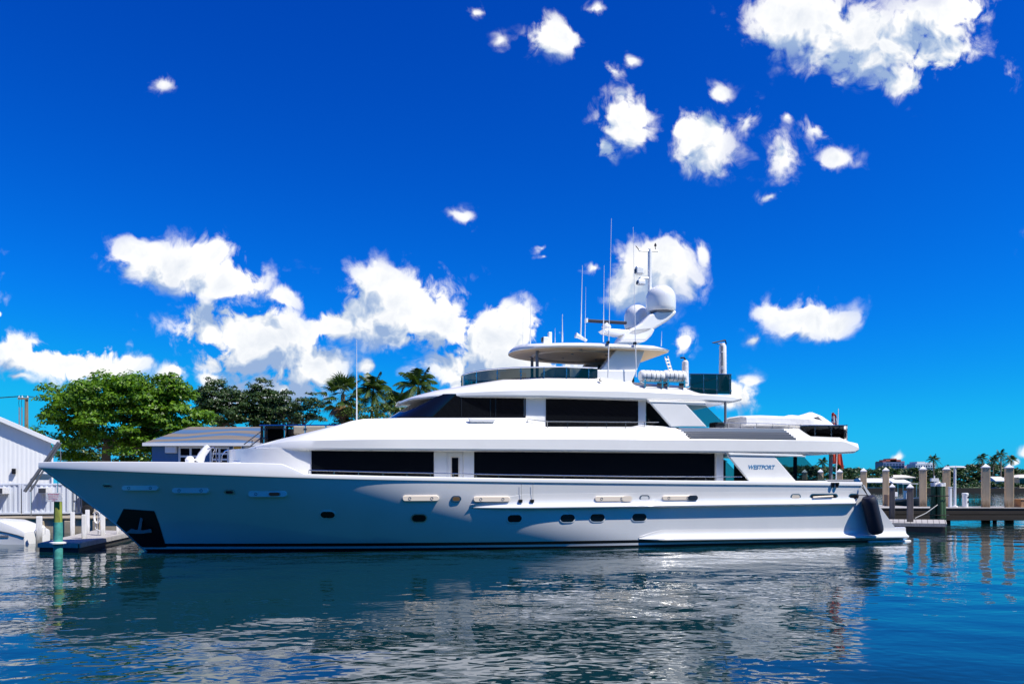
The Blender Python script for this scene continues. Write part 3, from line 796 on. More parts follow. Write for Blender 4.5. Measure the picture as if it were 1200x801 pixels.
for (px, py, s_) in ((750, 317, .2), (752, 331, .13)):
    c = Y(px, py, -.05); mb = MB(); mb.box(c.x-.24, c.x+.16, c.y-.14, c.y+.14, c.z-s_, c.z+s_); cm = mb.build('camera_head', M['gel'], mp, bevel=.05)
    mb = MB(); mb.box(c.x-.27, c.x-.22, c.y-.1, c.y+.1, c.z-s_*.7, c.z+s_*.4); mb.build('lens', M['black'], cm)
mb = MB(); mb.tube([Y(745, 288, 0), Y(749, 293, 0)], .02, 5); c = Y(768, 287.5, 0); mb.tube([c, Y(768, 294, 0)], .02, 5); mb.lathe([(.001, -.08), (.07, -.02), (.05, .06), (.001, .14)], 8, c); mb.build('wind_vane', M['black'], mp, smooth=True)
# whip antennas
for (px0, py0, px1, py1, yl, r) in ((613,405,613,361,.6,.014),(621.5,405,622,346,-.6,.02),(659,399,659,368,-1.6,.03),(650.5,400,650.5,384,-.8,.015),(680.5,393,682.5,311,-1.8,.028),(685.5,399,686.5,336,-.5,.014),(707,399,708,311,-.9,.022),(712.5,441,716.5,256,-2.75,.024),(745.5,440,742,266,-2.75,.022),(775,404,775.5,388,-1.5,.016),(418,495,418,398,-1.2,.024)):
    a_, b_ = Y(px0, py0, yl), Y(px1, py1, yl); mb = MB(); mb.tube([a_-Vector((0,0,.06)), a_.lerp(b_, .3), a_.lerp(b_, .305), b_], [r*1.25, r*1.1, r*.8, r*.35], 6)
    mb.build('whip_antenna', M['bootwhite'], yacht, smooth=True)
for (px, py) in ((712.8, 401), (744.3, 402)):
    a_ = Y(px, py, -2.75); mb = MB(); mb.box(a_.x-.05, a_.x+.05, -2.8, -2.6, a_.z-.06, a_.z+.06); mb.build('antenna_bracket', M['black'], yacht)
mb = MB(); mb.tube([Y(687.5,399,-1.8), Y(678,394,-1.8), Y(674.5,392.5,-1.8)], [.06,.1,.14], 10); mb.build('horn', M['gel'], ht, smooth=True)
a_ = Y(640, 400, -1.4); mb = MB(); mb.box(a_.x-.18, a_.x+.1, -1.55, -1.25, a_.z-.12, a_.z+.2); nb = mb.build('searchlight', M['gel'], ht, bevel=.03)
mb = MB(); mb.box(a_.x-.22, a_.x-.17, -1.52, -1.28, a_.z-.02, a_.z+.18); mb.build('lens', M['black'], nb)
a_ = Y(643.5, 400, -1.2); mb = MB(); mb.box(a_.x-.05, a_.x+.12, -1.3, -1.1, a_.z-.1, Y(643,389,-1.2).z); mb.build('navigation_lamp', M['gel'], ht, bevel=.03)

# ------------------------------------------------------------- davits on the sun deck
def davit(px, yb, yt, r, jib, yl):
    a_, b_ = Y(px, yb, yl), Y(px, yt, yl); mb = MB(); mb.tube([a_, a_.lerp(b_, .1), a_.lerp(b_, .5), a_.lerp(b_, .93), b_], [r, r*1.05, r*.95, r*.9, r*.5], 14)
    d_ = mb.build('davit_crane', M['canvas'], yacht, smooth=True)
    mb = MB(); q = [Y(x, y, yl) for (x, y) in jib]; mb.tube(q, .045, 6); mb.build('davit_jib', M['black'], d_); return d_
davit(847, 458, 402, .19, [(851,403),(850,398.5),(835,401.5),(848,403.5),(848,408)], -1.9)
davit(803, 452, 422, .17, [(805,424),(801.5,419),(797.5,419)], -1.6)
mb = MB(); q = Y(847, 420, -1.9)
for (y0, y1) in ((405, 411), (413, 428), (433, 436), (452, 455)): mb.tube([Y(846.3, y0, -2.1), Y(846.3, y1, -2.1)], .05, 6)
mb.build('crane_strap', M['grey'], yacht)
# stairs rail aft of the hardtop
mb = MB(); mb.tube([Y(779,418,-.8), Y(784,434,-.8)], .03, 6); mb.tube([Y(782.5,417,-.8), Y(787.5,434,-.8)], .03, 6)
for k in range(4): mb.tube([Y(780+k*1.3, 421+k*4, -.8), Y(783.5+k*1.3, 421+k*4, -.8)], .025, 5)
mb.build('deck_ladder', M['gel'], yacht)

# foredeck gear
mb = MB(); q = [Y(*p, -.3) for p in ((233,541),(237,532),(243,524.5),(245,522.5))]; mb.tube(q, [.2,.16,.15,.12], 10); cr = mb.build('foredeck_crane', M['gel'], yacht, smooth=True)
mb = MB(); a_ = Y(222.5, 541, -.3); mb.lathe([(.17,-.1),(.2,.1),(.15,.2),(.1,.25)], 16, a_); mb.build('capstan', M['gel'], yacht, smooth=True)
for (pts) in ([(248,541),(250,529),(253,525),(254,541)], [(259,541),(260,533),(264,528),(268,527)], [(273,541),(275,534),(281,530),(288,529.5)], [(243,526),(250,523.5),(253,527)]):
    mb = MB(); mb.tube([Y(*p, -.9) for p in pts], .028, 6); mb.build('grab_rail', M['steel'], yacht, smooth=True)
# handrail and small lamp cords on the bulwark amidships
mb = MB()
for px in (610.5, 624): mb.tube([hull_point(px, 566) + Vector((0,-.06,0)), hull_point(px, 585) + Vector((0,-.06,0))], .008, 4)
mb.build('hanging_cord', M['grey'], yacht)
for px in (609.5, 623): 
    c = hull_point(px, 586.5); mb = MB(); mb.box(c.x-.08, c.x+.08, c.y-.12, c.y, c.z-.06, c.z+.06); mb.build('cord_hook', M['black'], yacht)

# aft main deck furniture seen under the overhang
a_ = Y(985, 566, -2.5)
mb = MB(); mb.box(a_.x-2.0, a_.x+.2, -3.3, 3.3, a_.z-.6, Y(985,561.5,-3).z); mb.build('aft_sofa', M['grey'], yacht, bevel=.06)
for px in (976, 981): 
    c = Y(px, 565, -4.0); mb = MB(); mb.tube([c, c-Vector((0,0,.12)), c-Vector((0,0,.25))], [.1,.09,.04], 8); mb.build('cleat', M['black'], yacht, smooth=True)

# ------------------------------------------------------------- things carried by the yacht
def on_yacht(name, label, cat, p, group=None):
    return tag(empty(name, L2W(p), TH), label, cat, group)
# life rafts
for i, (px, w, lab) in enumerate(((763.5, 27, 'white strapped life raft canister beside the hardtop leg'), (790, 25, 'white strapped life raft canister beside the covered davit post'))):
    c = Y(px, 440.5, -2.7); half = (Y(px+w/2, 440, -2.7).x - c.x); r = .275
    t_ = on_yacht('life_raft', lab, 'life raft', (c.x, -2.7, c.z-r), 'life raft canisters on the sun deck')
    Mx = Matrix.Rotation(R(90), 4, 'Y'); base = Vector((c.x, -2.7, c.z-r)); cc = c - base
    mb = MB(); mb.lathe([(.001,-half),(r*.8,-half),(r*.97,-half+.06),(r,-half+.14),(r,-.02),(r*1.03,0),(r,.02),(r,half-.14),(r*.97,half-.06),(r*.8,half),(.001,half)], 24, cc, M=Mx); mb.build('canister', M['gel'], t_, smooth=True)
    for k in (-.6, -.2, .2, .6):
        mb = MB(); mb.lathe([(r-.01, k*half-.017), (r+.008, k*half-.015), (r+.008, k*half+.015), (r-.01, k*half+.017)], 24, cc, M=Mx); mb.build('strap', M['grey'], t_, smooth=True)
    mb = MB()
    for k in (-.75, .75): mb.box(cc.x+k*half-.04, cc.x+k*half+.04, -.25, .25, cc.z-r-.3, cc.z-r*.75)
    mb.box(cc.x-half, cc.x+half, -.28, -.24, cc.z-r-.08, cc.z-r-.03); mb.build('cradle', M['steel'], t_)
# tender under covers
ta, tb = yx(868, -1.5), yx(984, -1.5); zt0 = Y(900, 500, -2.0).z; base = Vector(((ta+tb)/2, -1.2, zt0-.3))
t_ = on_yacht('tender_boat', 'small tender boat under a white canvas cover on the aft upper deck', 'boat', base)
mb = MB(base); rings = []
sh = [(868,489,.9),(872,487,1.1),(890,486.5,1.15),(915,487.5,1.15),(930,487.8,1.15),(945,488.5,1.1),(960,492,.95),(972,497,.7),(981,502,.35),(985,504,.1)]
for (px, py, w) in sh:
    q = Y(px, py, -1.2-w*.8); zb_ = Y(px, 499.5 if px < 960 else 504, -1.6).z
    zb_ = min(zb_, q.z-.08)
    half = [(-w*.35, zb_-.2), (-w*.8, zb_-.02), (-w, zb_+.06), (-w*1.0, q.z-.12), (-w*.85, q.z), (-w*.4, q.z+.04)]
    rings.append([(q.x, -1.2+y, z) for (y, z) in half] + [(q.x, -1.2-y, z) for (y, z) in reversed(half)])
mb.loft(rings); mb.build('covered_hull', M['canvas'], t_, smooth=True, angle=45)
mb = MB(base); rings = []
for (px, py, w) in ((926,487.5,.9),(930,485.8,.85),(940,486.8,.8),(947,484.8,.7),(953,482.8,.65),(960,485.5,.7),(968,491,.7),(978,498,.5),(984,503,.3)):
    q = Y(px, py, -1.2-w*.5); zb_ = q.z - (.25 if px < 955 else .5)
    rings.append([(q.x, -1.2+y, z) for (y, z) in ((-w*1.15, zb_), (-w*.8, q.z-.1), (-w*.4, q.z), (0, q.z+.03), (w*.4, q.z), (w*.8, q.z-.1), (w*1.15, zb_))])
mb.loft(rings); mb.build('canvas_peak', M['canvas'], t_, smooth=True, angle=60)
mb = MB(base); mb.box(yx(945,-1.5), yx(984,-1.5), -2.0, -.4, Y(960,513,-1.5).z, Y(960,500,-1.5).z-.12); mb.build('dark_inside_block', M['black'], t_, bevel=.06)  # black box stands in for the dark inside under the tender
for px in (880, 925, 938):
    a_ = Y(px, 499, -1.6); mb = MB(base); mb.box(a_.x-.06, a_.x+.06, -2.0, -.4, a_.z-.55, a_.z-.02); mb.build('chock', M['gel'], t_)
for (px, w) in ((838, 14),):
    a_ = Y(px-5, 498, -1.0); mb = MB(); mb.box(a_.x, a_.x+.75, -1.4, -.8, a_.z-.5, Y(px,495,-1).z); mb.build('deck_cushion', M['navy'], yacht, bevel=.05)
# aft glass rail on the upper deck
for sg in (1, -1):
    pts = [Y(px, py, -3.1) for (px, py) in ((937,502),(949,511),(981,512.5),(989,516.5))]; tops = [Y(px, py, -3.1) for (px, py) in ((937,499),(949,498.6),(981,498.6),(994,498.6))]
    screen('stern_glass_rail', [(p.x, sg*p.y, p.z) for p in pts], [max(.05, a_.z-b_.z) for a_, b_ in zip(tops, pts)], M['tintdark'], .95)
p, pt = Y(993, 517.5, -3.0), Y(993, 498.5, -3.0)
screen('stern_glass_rail', [(p.x, -3.0, p.z), (p.x, 0, p.z), (p.x, 3.0, p.z)], [pt.z-p.z]*3, M['tintdark'], 1.5)
# fender
ftop, fbot = hull_point(1011.5, 581), hull_point(1021, 624)
ftop.y -= .36; fbot.y -= .4; ax = (ftop-fbot); Lf = ax.length
t_ = on_yacht('fender', 'dark navy cloth covered fender hanging off the stern quarter on two lines', 'fender', ftop)
mb = MB(ftop); Rf = .36; zz = ax.normalized(); Q = zz.to_track_quat('Z', 'X').to_matrix().to_4x4()
mb.lathe([(.03,-.06),(.05,0),(Rf*.75,.03),(Rf*.95,.14),(Rf,.3),(Rf,Lf-.3),(Rf*.95,Lf-.14),(Rf*.75,Lf-.03),(.05,Lf),(.03,Lf+.06)], 26, fbot, M=Q); mb.build('fender_body', M['navy'], t_, smooth=True)
for px in (1006, 1010.5):
    mb = MB(ftop); mb.tube([ftop + Vector((0,.05,.05)), hull_point(px+(1 if px < 1008 else -2), 570.0) + Vector((0,-.08,0)) if px > 1008 else hull_point(1003, 580) + Vector((0,-.06,0))], .02, 5)
    mb.build('fender_line', M['rope'], t_)
mb = MB(ftop); mb.tube([ftop + Vector((0,.05,.05)), hull_point(1008.5, 568.5) + Vector((0,-.1,.05))], .02, 5); mb.build('fender_line', M['rope'], t_)

# ------------------------------------------------------------- quay and shed added out of view, sized and darkened for window and hull reflections
def quay_behind():
    mb = MB(); mb.box(-140, 190, -60, -6, -1, .9); struct(mb.build('quay', pmat('quay_asphalt', (.07, .07, .07), .8, var=.2, vscale=2)))
    r = empty('boat_shed', (0, -16, .9)); tag(r, 'long open boat shed with a ribbed grey metal roof on the quay behind the viewer', 'shed')
    w_ = MB((0, -16, .9)); w_.box(-60, 130, -40, -16, .9, 11); w_.build('wall', pmat('shed_wall', (.10, .105, .11), .7, var=.2), r)
    m = MB((0, -16, .9))
    for i in range(128):
        x = -61 + i*1.5; m.add([(x, -14.6, 10.8), (x+1.5, -14.6, 10.8), (x+1.5, -30, 18), (x, -30, 18)], [(0, 1, 2, 3)]); m.box(x-.05, x+.05, -30, -14.6, 0, .035, M=Matrix(((1,0,0,0),(0,1,0,0),(0,-.4675,1,3.974),(0,0,0,1))))
    m.build('roof', pmat('shed_roof', (.02, .022, .028), .9, spec=.05, var=.1), r)
quay_behind()
# ------------------------------------------------------------------ flag
def flag():
    b = Y(981, 566, 4.25); top = Y(982.5, 478.5, 4.25); base = Vector((b.x-.1, 4.25, b.z-.3))
    r = on_yacht('ensign', 'red ensign with a union canton hanging limp from its staff at the stern', 'flag', base)
    mb = MB(base); mb.tube([base, top], [.035, .02], 8); mb.build('flagstaff', M['gel'], r, smooth=True)
    mred, mblue, mwhite = pmat('flag_red', (.55, .06, .03), .75), pmat('flag_blue', (.02, .04, .25), .75), M['canvas']
    mb = MB(base); nu, nv = 14, 30; g = []
    for j in range(nv+1):
        v_ = j/nv; z = top.z - .25 - v_*(top.z-.25 - Y(981, 543, 4.25).z); row = []
        for i in range(nu+1):
            u_ = i/nu; wdt = .35 + .55*v_**.7
            row.append((top.x - .35 + .15*v_ + (u_-.35)*wdt*1.0, 4.25 + .13*math.sin(u_*14 + v_*2)*(.4+v_*.6), z - .35*(u_-.3)**2*2))
        g.append(row)
    for j in range(nv):
        for i in range(nu):
            u_, v_ = (i+.5)/nu, (j+.5)/nv; k = 0
            if v_ < .42:
                uu, vv = u_, v_/.42; k = 1
                if abs(uu-vv) < .16 or abs(uu-1+vv) < .16: k = 2
                if abs(uu-.5) < .16 or abs(vv-.5) < .13: k = 2
                if abs(uu-.5) < .08 or abs(vv-.5) < .06: k = 0
                if vv < .12: k = 0
            mb.add([g[j][i], g[j][i+1], g[j+1][i+1], g[j+1][i]], [(0, 1, 2, 3)], k)
    o = mb.build('cloth', [mred, mblue, mwhite], r)
    bm = bmesh.new(); bm.from_mesh(o.data); bmesh.ops.remove_doubles(bm, verts=bm.verts, dist=.001); bm.to_mesh(o.data); bm.free()
    o.data.polygons.foreach_set('use_smooth', [True]*len(o.data.polygons))
flag()

# ------------------------------------------------------------------ land on the left
GZ = .75
conc = pmat('quay_wall_concrete', (.42, .35, .25), .85, var=.35, vscale=1.2, bump=.6, bscale=6)
sand = pmat('yard_ground', (.30, .27, .22), .9, var=.3, vscale=.6, bump=.4, bscale=5)
mb = MB(); mb.box(-160, 6, 47, 300, -1.5, GZ); struct(mb.build('ground', sand))
mb = MB(); mb.box(-160, 6, 46.3, 47.0, -1.5, GZ+.05); mb.box(-160, 6, 46.15, 47.1, GZ+.05, GZ+.16)
for i in range(60): mb.box(-100+i*1.7, -99.55+i*1.7, 46.1, 46.3, -1.5, GZ-.05)
tag(mb.build('seawall', conc, bevel=.03), 'tan concrete seawall with a cap along the left shore', 'seawall')

def corr(mb, a, b, z0, z1, pitch, dep, nrm):
    """ribbed sheet between plan points a and b"""
    a, b, n = Vector(a), Vector(b), Vector(nrm); L = (b-a).length; k = int(L/pitch); ring0, ring1 = [], []
    for i in range(k):
        for f, o in ((0, 0), (.35, 0), (.5, dep), (.85, dep)):
            q = a + (b-a)*((i+f)/k) + n*o; ring0.append((q.x, q.y, z0)); ring1.append((q.x, q.y, z1(q.x) if callable(z1) else z1))
    ring0.append((b.x, b.y, z0)); ring1.append((b.x, b.y, z1(b.x) if callable(z1) else z1))
    mb.loft([ring0, ring1], closed=False)
# white shed
white_metal = pmat('white_metal_siding', (.78, .79, .80), .45, var=.05, vscale=.5)
zA_ = W(0, 487, 60).z; zE_ = W(67, 515, 60).z; xA = W(0, 0, 60).x; xE = W(60, 0, 60).x; sl = (zA_-zE_)/(xE-xA)
r = empty('metal_shed', (xE-9, 60, GZ)); tag(r, 'tall white ribbed metal shed with a sloping roof edge at the far left', 'shed'); o3 = (xE-9, 60, GZ)
gz = lambda x: zE_ + (xE-x)*sl if x > xE-9 else zE_ + 9*sl - (xE-9-x)*sl
mb = MB(o3); corr(mb, (xE-18, 60, 0), (xE, 60, 0), GZ, lambda x: gz(x)-.05, .3, .008, (0, -1, 0)); corr(mb, (xE, 60, 0), (xE-14.5, 84, 0), GZ, zE_-.05, .3, .035, (.85, .5, 0)); mb.build('wall', white_metal, r)
mb = MB(o3)
for s_ in (1, -1):
    p0 = Vector((xE-9, 59.6, gz(xE-9)+.12)); p1 = p0 + Vector((s_*9.4, 0, -9.4*sl)); d_ = Vector((-15, 25, 0))
    mb.prism([p0, p1, p1-Vector((0,0,.12)), p0-Vector((0,0,.12))], d_)
mb.build('roof', pmat('shed_white_roof', (.72, .73, .75), .4, var=.08), r)
mb = MB(o3)
p0 = Vector((xE-9, 59.5, gz(xE-9)+.1)); p1 = p0 + Vector((9.45, 0, -9.45*sl)); mb.prism([p0, p1, p1-Vector((0,0,.34)), p0-Vector((0,0,.34))], (0, .14, 0)); mb.build('fascia', M['bootwhite'], r)
mb = MB(o3); mb.box(xE+.05, xE+.55, 59.7, 60.2, zE_-.28, zE_-.02); mb.tube([(xE+.3, 59.9, zE_-.3), (xE+.1, 59.85, zE_-.9), (xE+.1, 59.85, GZ)], .07, 8); mb.build('gutter', M['bootwhite'], r)
mb = MB(o3); a_ = W(0, 517, 60); mb.box(a_.x-.8, a_.x+.05, 59.9, 60, W(0,530,60).z, a_.z); mb.build('window', M['winglass'], r)
mb = MB(o3); a_ = W(21, 552, 59.8); mb.box(a_.x-.12, a_.x+.12, 59.7, 59.95, a_.z-.2, a_.z+.2); mb.build('wall_lamp', M['black'], r)
ang = R(20); r.rotation_euler.z = ang; r.location += Vector((9-9*math.cos(ang), -9*math.sin(ang), 0))
def turn(o, pivot, a):
    o.location = Vector(pivot) + Matrix.Rotation(a, 3, 'Z') @ (o.location - Vector(pivot)); o.rotation_euler.z += a
# leaning spar / gangway behind the bow
p0, p1 = W(53, 541, 49), W(69, 518, 49)
mb = MB(p0); mb.tube([p0-(p1-p0)*1.5, p1], .11, 8); mb.tube([p0-(p1-p0)*1.5+Vector((.35,0,0)), p1+Vector((.12,0,-.05))], .06, 8); mb.tube([p0+Vector((1.0,0,0)), p1+Vector((.1,0,-.3))], .025, 5)
tag(mb.build('boom', M['grey'], smooth=True), 'dark slanting boom with a white strut in front of the shed corner', 'boom')
# containers
cont = pmat('container_paint', (.56, .60, .68), .5, var=.12, vscale=1.0, streak=(1, 1, .2))
def container(xa, xb, Z, lab, doors=False):
    z0, z1 = GZ+.12, W(0, 566, Z).z; r = empty('shipping_container', ((xa+xb)/2, Z, GZ)); tag(r, lab, 'container'); of = ((xa+xb)/2, Z, GZ)
    mb = MB(of); corr(mb, (xa+.12, Z, 0), (xb-.12, Z, 0), z0+.12, z1-.1, .29, .05, (0, 1, 0)); mb.box(xa+.05, xb-.05, Z+.08, Z+2.4, z0+.05, z1-.02); mb.build('wall', cont, r)
    mb = MB(of); mb.box(xa, xb, Z-.03, Z+.06, z0, z0+.14); mb.box(xa, xb, Z-.03, Z+.06, z1-.12, z1)
    for x in (xa, xb-.14): mb.box(x, x+.14, Z-.035, Z+.06, z0+.14, z1-.12)
    mb.build('frame', cont, r, bevel=.015)
    if doors:
        for k in range(3):
            for i in range(2):
                x0 = xa+.22+i*((xb-xa)/2-.08); mb = MB(of); mb.box(x0, x0+(xb-xa)/2-.36, Z-.05, Z+.02, z0+.2+k*.68, z0+.75+k*.68); mb.build('door_panel', cont, r, bevel=.03)
        for i in range(4):
            x0 = xa+.3+i*(xb-xa-.6)/3; mb = MB(of); mb.tube([(x0, Z-.09, z0+.1), (x0, Z-.09, z1-.1)], .025, 6); mb.build('lock_bar', M['steel'], r)
    turn(r, (W(25, 0, 52).x, 52, 0), R(20)); return r
x24, x72, xl0 = W(25, 0, 52).x, W(74, 0, 52).x, W(-75, 0, 52).x
container(xl0, x24-.03, 52, 'pale blue ribbed shipping container running out at the left edge of the photo')
container(x24+.03, x72, 52, 'pale blue ribbed shipping container with an air conditioner, right behind the sign on the piling')
container(W(76.5,0,52.4).x, W(98,0,52.4).x, 52.4, 'pale blue shipping container seen end on with panelled doors and lock bars', True)
# air conditioners
for (px, lab) in ((46, 'window air conditioner in the container wall left of the sign'), (2, 'window air conditioner cut by the left edge of the photo')):
    a_ = W(px, 574.5, 51.6); r = empty('air_conditioner', a_); tag(r, lab, 'air conditioner', 'air conditioners on the containers')
    mb = MB(a_); mb.box(a_.x-.36, a_.x+.36, 51.45, 52.05, a_.z-.22, a_.z+.22); mb.build('casing', M['canvas'], r, bevel=.02)
    mb = MB(a_); mb.box(a_.x-.33, a_.x+.1, 51.43, 51.5, a_.z-.16, a_.z+.16); gr = mb.build('grille', M['grey'], r)
    mb = MB(a_)
    for k in range(5): mb.box(a_.x-.32, a_.x+.09, 51.415, 51.44, a_.z-.14+k*.06, a_.z-.12+k*.06)
    mb.build('slat', M['black'], gr); turn(r, (W(25, 0, 52).x, 52, 0), R(20))
# blue canopy
a_ = W(62, 562, 50); r = empty('canopy', (a_.x, 50, GZ)); tag(r, 'small bright blue canopy between the shed and the bow', 'canopy')
mb = MB((a_.x, 50, GZ)); zt_ = W(0, 555, 50).z; mb.loft([[(a_.x-.9+i*.3, 49, a_.z + (zt_-a_.z)*math.sin(math.pi*i/6)**.6) for i in range(7)], [(a_.x-.9+i*.3, 51, a_.z + (zt_-a_.z)*math.sin(math.pi*i/6)**.6) for i in range(7)]], closed=False)
mb.build('cover', pmat('blue_tarp', (.03, .22, .5), .5), r, smooth=True)
for i in (-.85, .85): 
    mb = MB((a_.x, 50, GZ)); mb.tube([(a_.x+i, 49.1, GZ), (a_.x+i, 49.1, a_.z)], .03, 6); mb.build('leg', M['steel'], r)
# truck-shaped stand-in for clutter behind the bow, its shade painted as black
a_ = W(112, 600, 53); r = empty('truck_stand_in', (a_.x, 54, GZ)); tag(r, 'black truck-shaped stand-in for shaded clutter, mostly hidden behind the flared bow', 'truck'); of = (a_.x, 54, GZ)
mb = MB(of); mb.box(a_.x-1.0, a_.x+1.6, 53, 56, GZ+.55, GZ+2.1); mb.build('body', M['black'], r, bevel=.12)
mb = MB(of); mb.box(a_.x-.8, a_.x+1.3, 52.98, 53.02, GZ+1.3, GZ+1.9); mb.build('windscreen', M['winglass'], r)
for i in (-.6, 1.2):
    mb = MB(of); mb.lathe([(.001,-.12),(.3,-.12),(.4,-.06),(.4,.06),(.3,.12),(.001,.12)], 18, (a_.x+i, 53.1, GZ+.4), M=Matrix.Rotation(R(90), 4, 'X')); mb.build('wheel', M['rope'], r, smooth=True)
# utility pole with wires
a_ = W(31, 500, 72); r = empty('utility_pole', (a_.x, 72, GZ)); tag(r, 'wooden utility pole with a crossarm and wires above the shed roof', 'utility pole'); of = (a_.x, 72, GZ)
wood = pmat('weathered_wood', (.22, .17, .12), .85, var=.35, vscale=2, streak=(3, 3, .3))
zt_ = W(0, 466, 72).z
mb = MB(of); mb.tube([(a_.x, 72, GZ), (a_.x, 72, zt_)], [.2, .15], 10); mb.build('pole', wood, r, smooth=True)
mb = MB(of); mb.box(a_.x-.7, a_.x+.25, 71.8, 71.95, zt_-.15, zt_); mb.build('crossarm', wood, r)
for i in (-.6, -.3, .2):
    mb = MB(of); mb.lathe([(.05,0),(.07,.05),(.03,.12),(.06,.17),(.001,.2)], 10, (a_.x+i, 71.87, zt_)); mb.build('insulator', M['canvas'], r, smooth=True)
for i in (-.55, -.3):
    mb = MB(of); mb.tube([(a_.x+i, 71.8, zt_-.9), (a_.x+i, 71.8, zt_-2.6)], .05, 6); mb.build('fuse', M['grey'], r)
    mb = MB(of); mb.tube([(a_.x+i, 71.85, zt_+.1), (a_.x+i-.05, 71.8, zt_-.5), (a_.x+i, 71.8, zt_-.9)], .02, 5); mb.build('drop_wire', M['black'], r)
mb = MB(of)
for (i, dzz) in ((-.6, .1), (-.3, -.2), (.2, .15)):
    mb.tube([(a_.x+i-30*k/8, 72+4*k/8, zt_+.18 - 2.0*(k/8)*(1-k/8)*1.2 + .6*k/8) for k in range(9)], .02, 4)
    mb.tube([(a_.x+i+9*k/6, 72+8*k/6, zt_+.18 - 1.0*(k/6)*(1-k/6)) for k in range(7)], .018, 4)
mb.build('wire', M['black'], r)

# blue house with a tiled roof, reflected moire bands painted into its colour
def house_blue():
    Z = 58; xa, xb = W(178, 0, Z).x, W(312, 0, Z).x; ze, zr = W(0, 521, Z).z, W(0, 501.5, Z+4).z; of = ((xa+xb)/2, Z, GZ)
    r = empty('blue_house', of); tag(r, 'blue painted house with a grey-brown tiled roof and white windows beyond the foredeck', 'house')
    mb = MB(of); mb.box(xa, xb, Z, Z+8, GZ, ze); mb.build('wall', pmat('blue_wall', (.05, .15, .34), .6, var=.12, vscale=3), r)
    m = bpy.data.materials.new('roof_tiles'); m.use_nodes = True; t = NT(m.node_tree); b = t.n['Principled BSDF']; b.inputs['Roughness'].default_value = .55
    g = t.node('ShaderNodeNewGeometry'); br = t.node('ShaderNodeTexBrick'); t.l.new(t.v('MULTIPLY', g.outputs['Position'], (1, 1, 1.0)), br.inputs['Vector'])
    wv = t.node('ShaderNodeTexWave', bands_direction='Z'); t.l.new(g.outputs['Position'], wv.inputs['Vector']); wv.inputs['Scale'].default_value = .55; wv.inputs['Distortion'].default_value = 5; wv.inputs['Detail'].default_value = 1; wv.inputs['Detail Scale'].default_value = .35  # wavy bands paint the roof's reflection and moire
    c = t.ramp(wv.outputs[0], [(.3, (.27, .22, .17)), (.5, (.17, .19, .22)), (.7, (.05, .17, .36))]); n = t.noise(g.outputs['Position'], 9, 3)
    t.l.new(t.mix(t.m('MULTIPLY', n, .5), c, (.22, .2, .18)), b.inputs['Base Color'])
    ov = .5; mb = MB(of); n_ = 12
    for i in range(n_):     # overlapping tile courses, front slope
        f0, f1 = i/n_, (i+1)/n_
        y0, y1 = Z-ov+4.5*f0, Z-ov+4.5*f1; z0, z1 = ze+.1+(zr-ze)*f0, ze+.1+(zr-ze)*f1; k0, k1 = .9*1.0*f0, .9*f1
        mb.loft([[(xa-.4+k0*1.8, y0, z0), (xb+.4-k0*.2, y0, z0)], [(xa-.4+k0*1.8, y0, z0+.05), (xb+.4-k0*.2, y0, z0+.05)], [(xa-.4+k1*1.8, y1, z1+.01), (xb+.4-k1*.2, y1, z1+.01)]], closed=False)
    mb.add([(xa-.4+1.62, Z+4, zr+.1), (xb+.2, Z+4, zr+.1), (xb+.4, Z+8.5, ze+.1), (xa-.4, Z+8.5, ze+.1)], [(0, 1, 2, 3)])
    mb.add([(xa-.4, Z-ov, ze+.1), (xa-.4+1.62, Z+4, zr+.1), (xa-.4, Z+8.5, ze+.1)], [(0, 1, 2)]); mb.build('roof', m, r)
    mb = MB(of); mb.box(xa-.45, xb+.45, Z-ov-.08, Z-ov+.02, ze-.1, ze+.13); mb.build('fascia', M['bootwhite'], r)
    mb = MB(of); mb.box(xa-.4, xb+.4, Z-ov, Z+.05, ze-.02, ze+.02); mb.build('soffit', M['canvas'], r)
    for (p0, p1, y0, y1, cols, rows) in ((211, 237, 524, 545, 2, 2), (247.5, 268, 524.5, 545, 2, 3), (289, 304, 524, 545, 1, 2)):
        x0, x1, z1, z0 = W(p0, 0, Z).x, W(p1, 0, Z).x, W(0, y0, Z).z, W(0, y1, Z).z
        mb = MB(of); mb.box(x0, x1, Z-.06, Z-.01, z0, z1); wdw = mb.build('window', M['winglass'], r)
        mb = MB(of); s_ = .07
        for i in range(cols+1): x = x0 + (x1-x0)*i/cols; mb.box(x-s_, x+s_, Z-.13, Z-.05, z0-.07, z1+.07)
        for j in range(rows+1): z = z0 + (z1-z0)*j/rows; mb.box(x0+s_, x1-s_, Z-.125, Z-.055, z-s_, z+s_)
        mb.build('frame', M['bootwhite'], wdw)
    a_ = W(200, 526.5, Z-.3); mb = MB(of); mb.box(a_.x-.4, a_.x+.4, Z-.4, Z, a_.z-.25, a_.z+.25); mb.build('air_conditioner_unit', M['canvas'], r, bevel=.03)
    a_ = W(278, 526.5, Z-.1); mb = MB(of); mb.box(a_.x-.34, a_.x+.34, Z-.06, Z-.01, a_.z-.26, a_.z+.26); sg = mb.build('notice_board', M['bootwhite'], r)
    mb = MB(of); mb.box(a_.x-.27, a_.x+.27, Z-.08, Z-.055, a_.z-.18, a_.z+.2); mb.build('yellow_panel', pmat('yellow_paint', (.75, .42, .02), .5), sg)
house_blue()
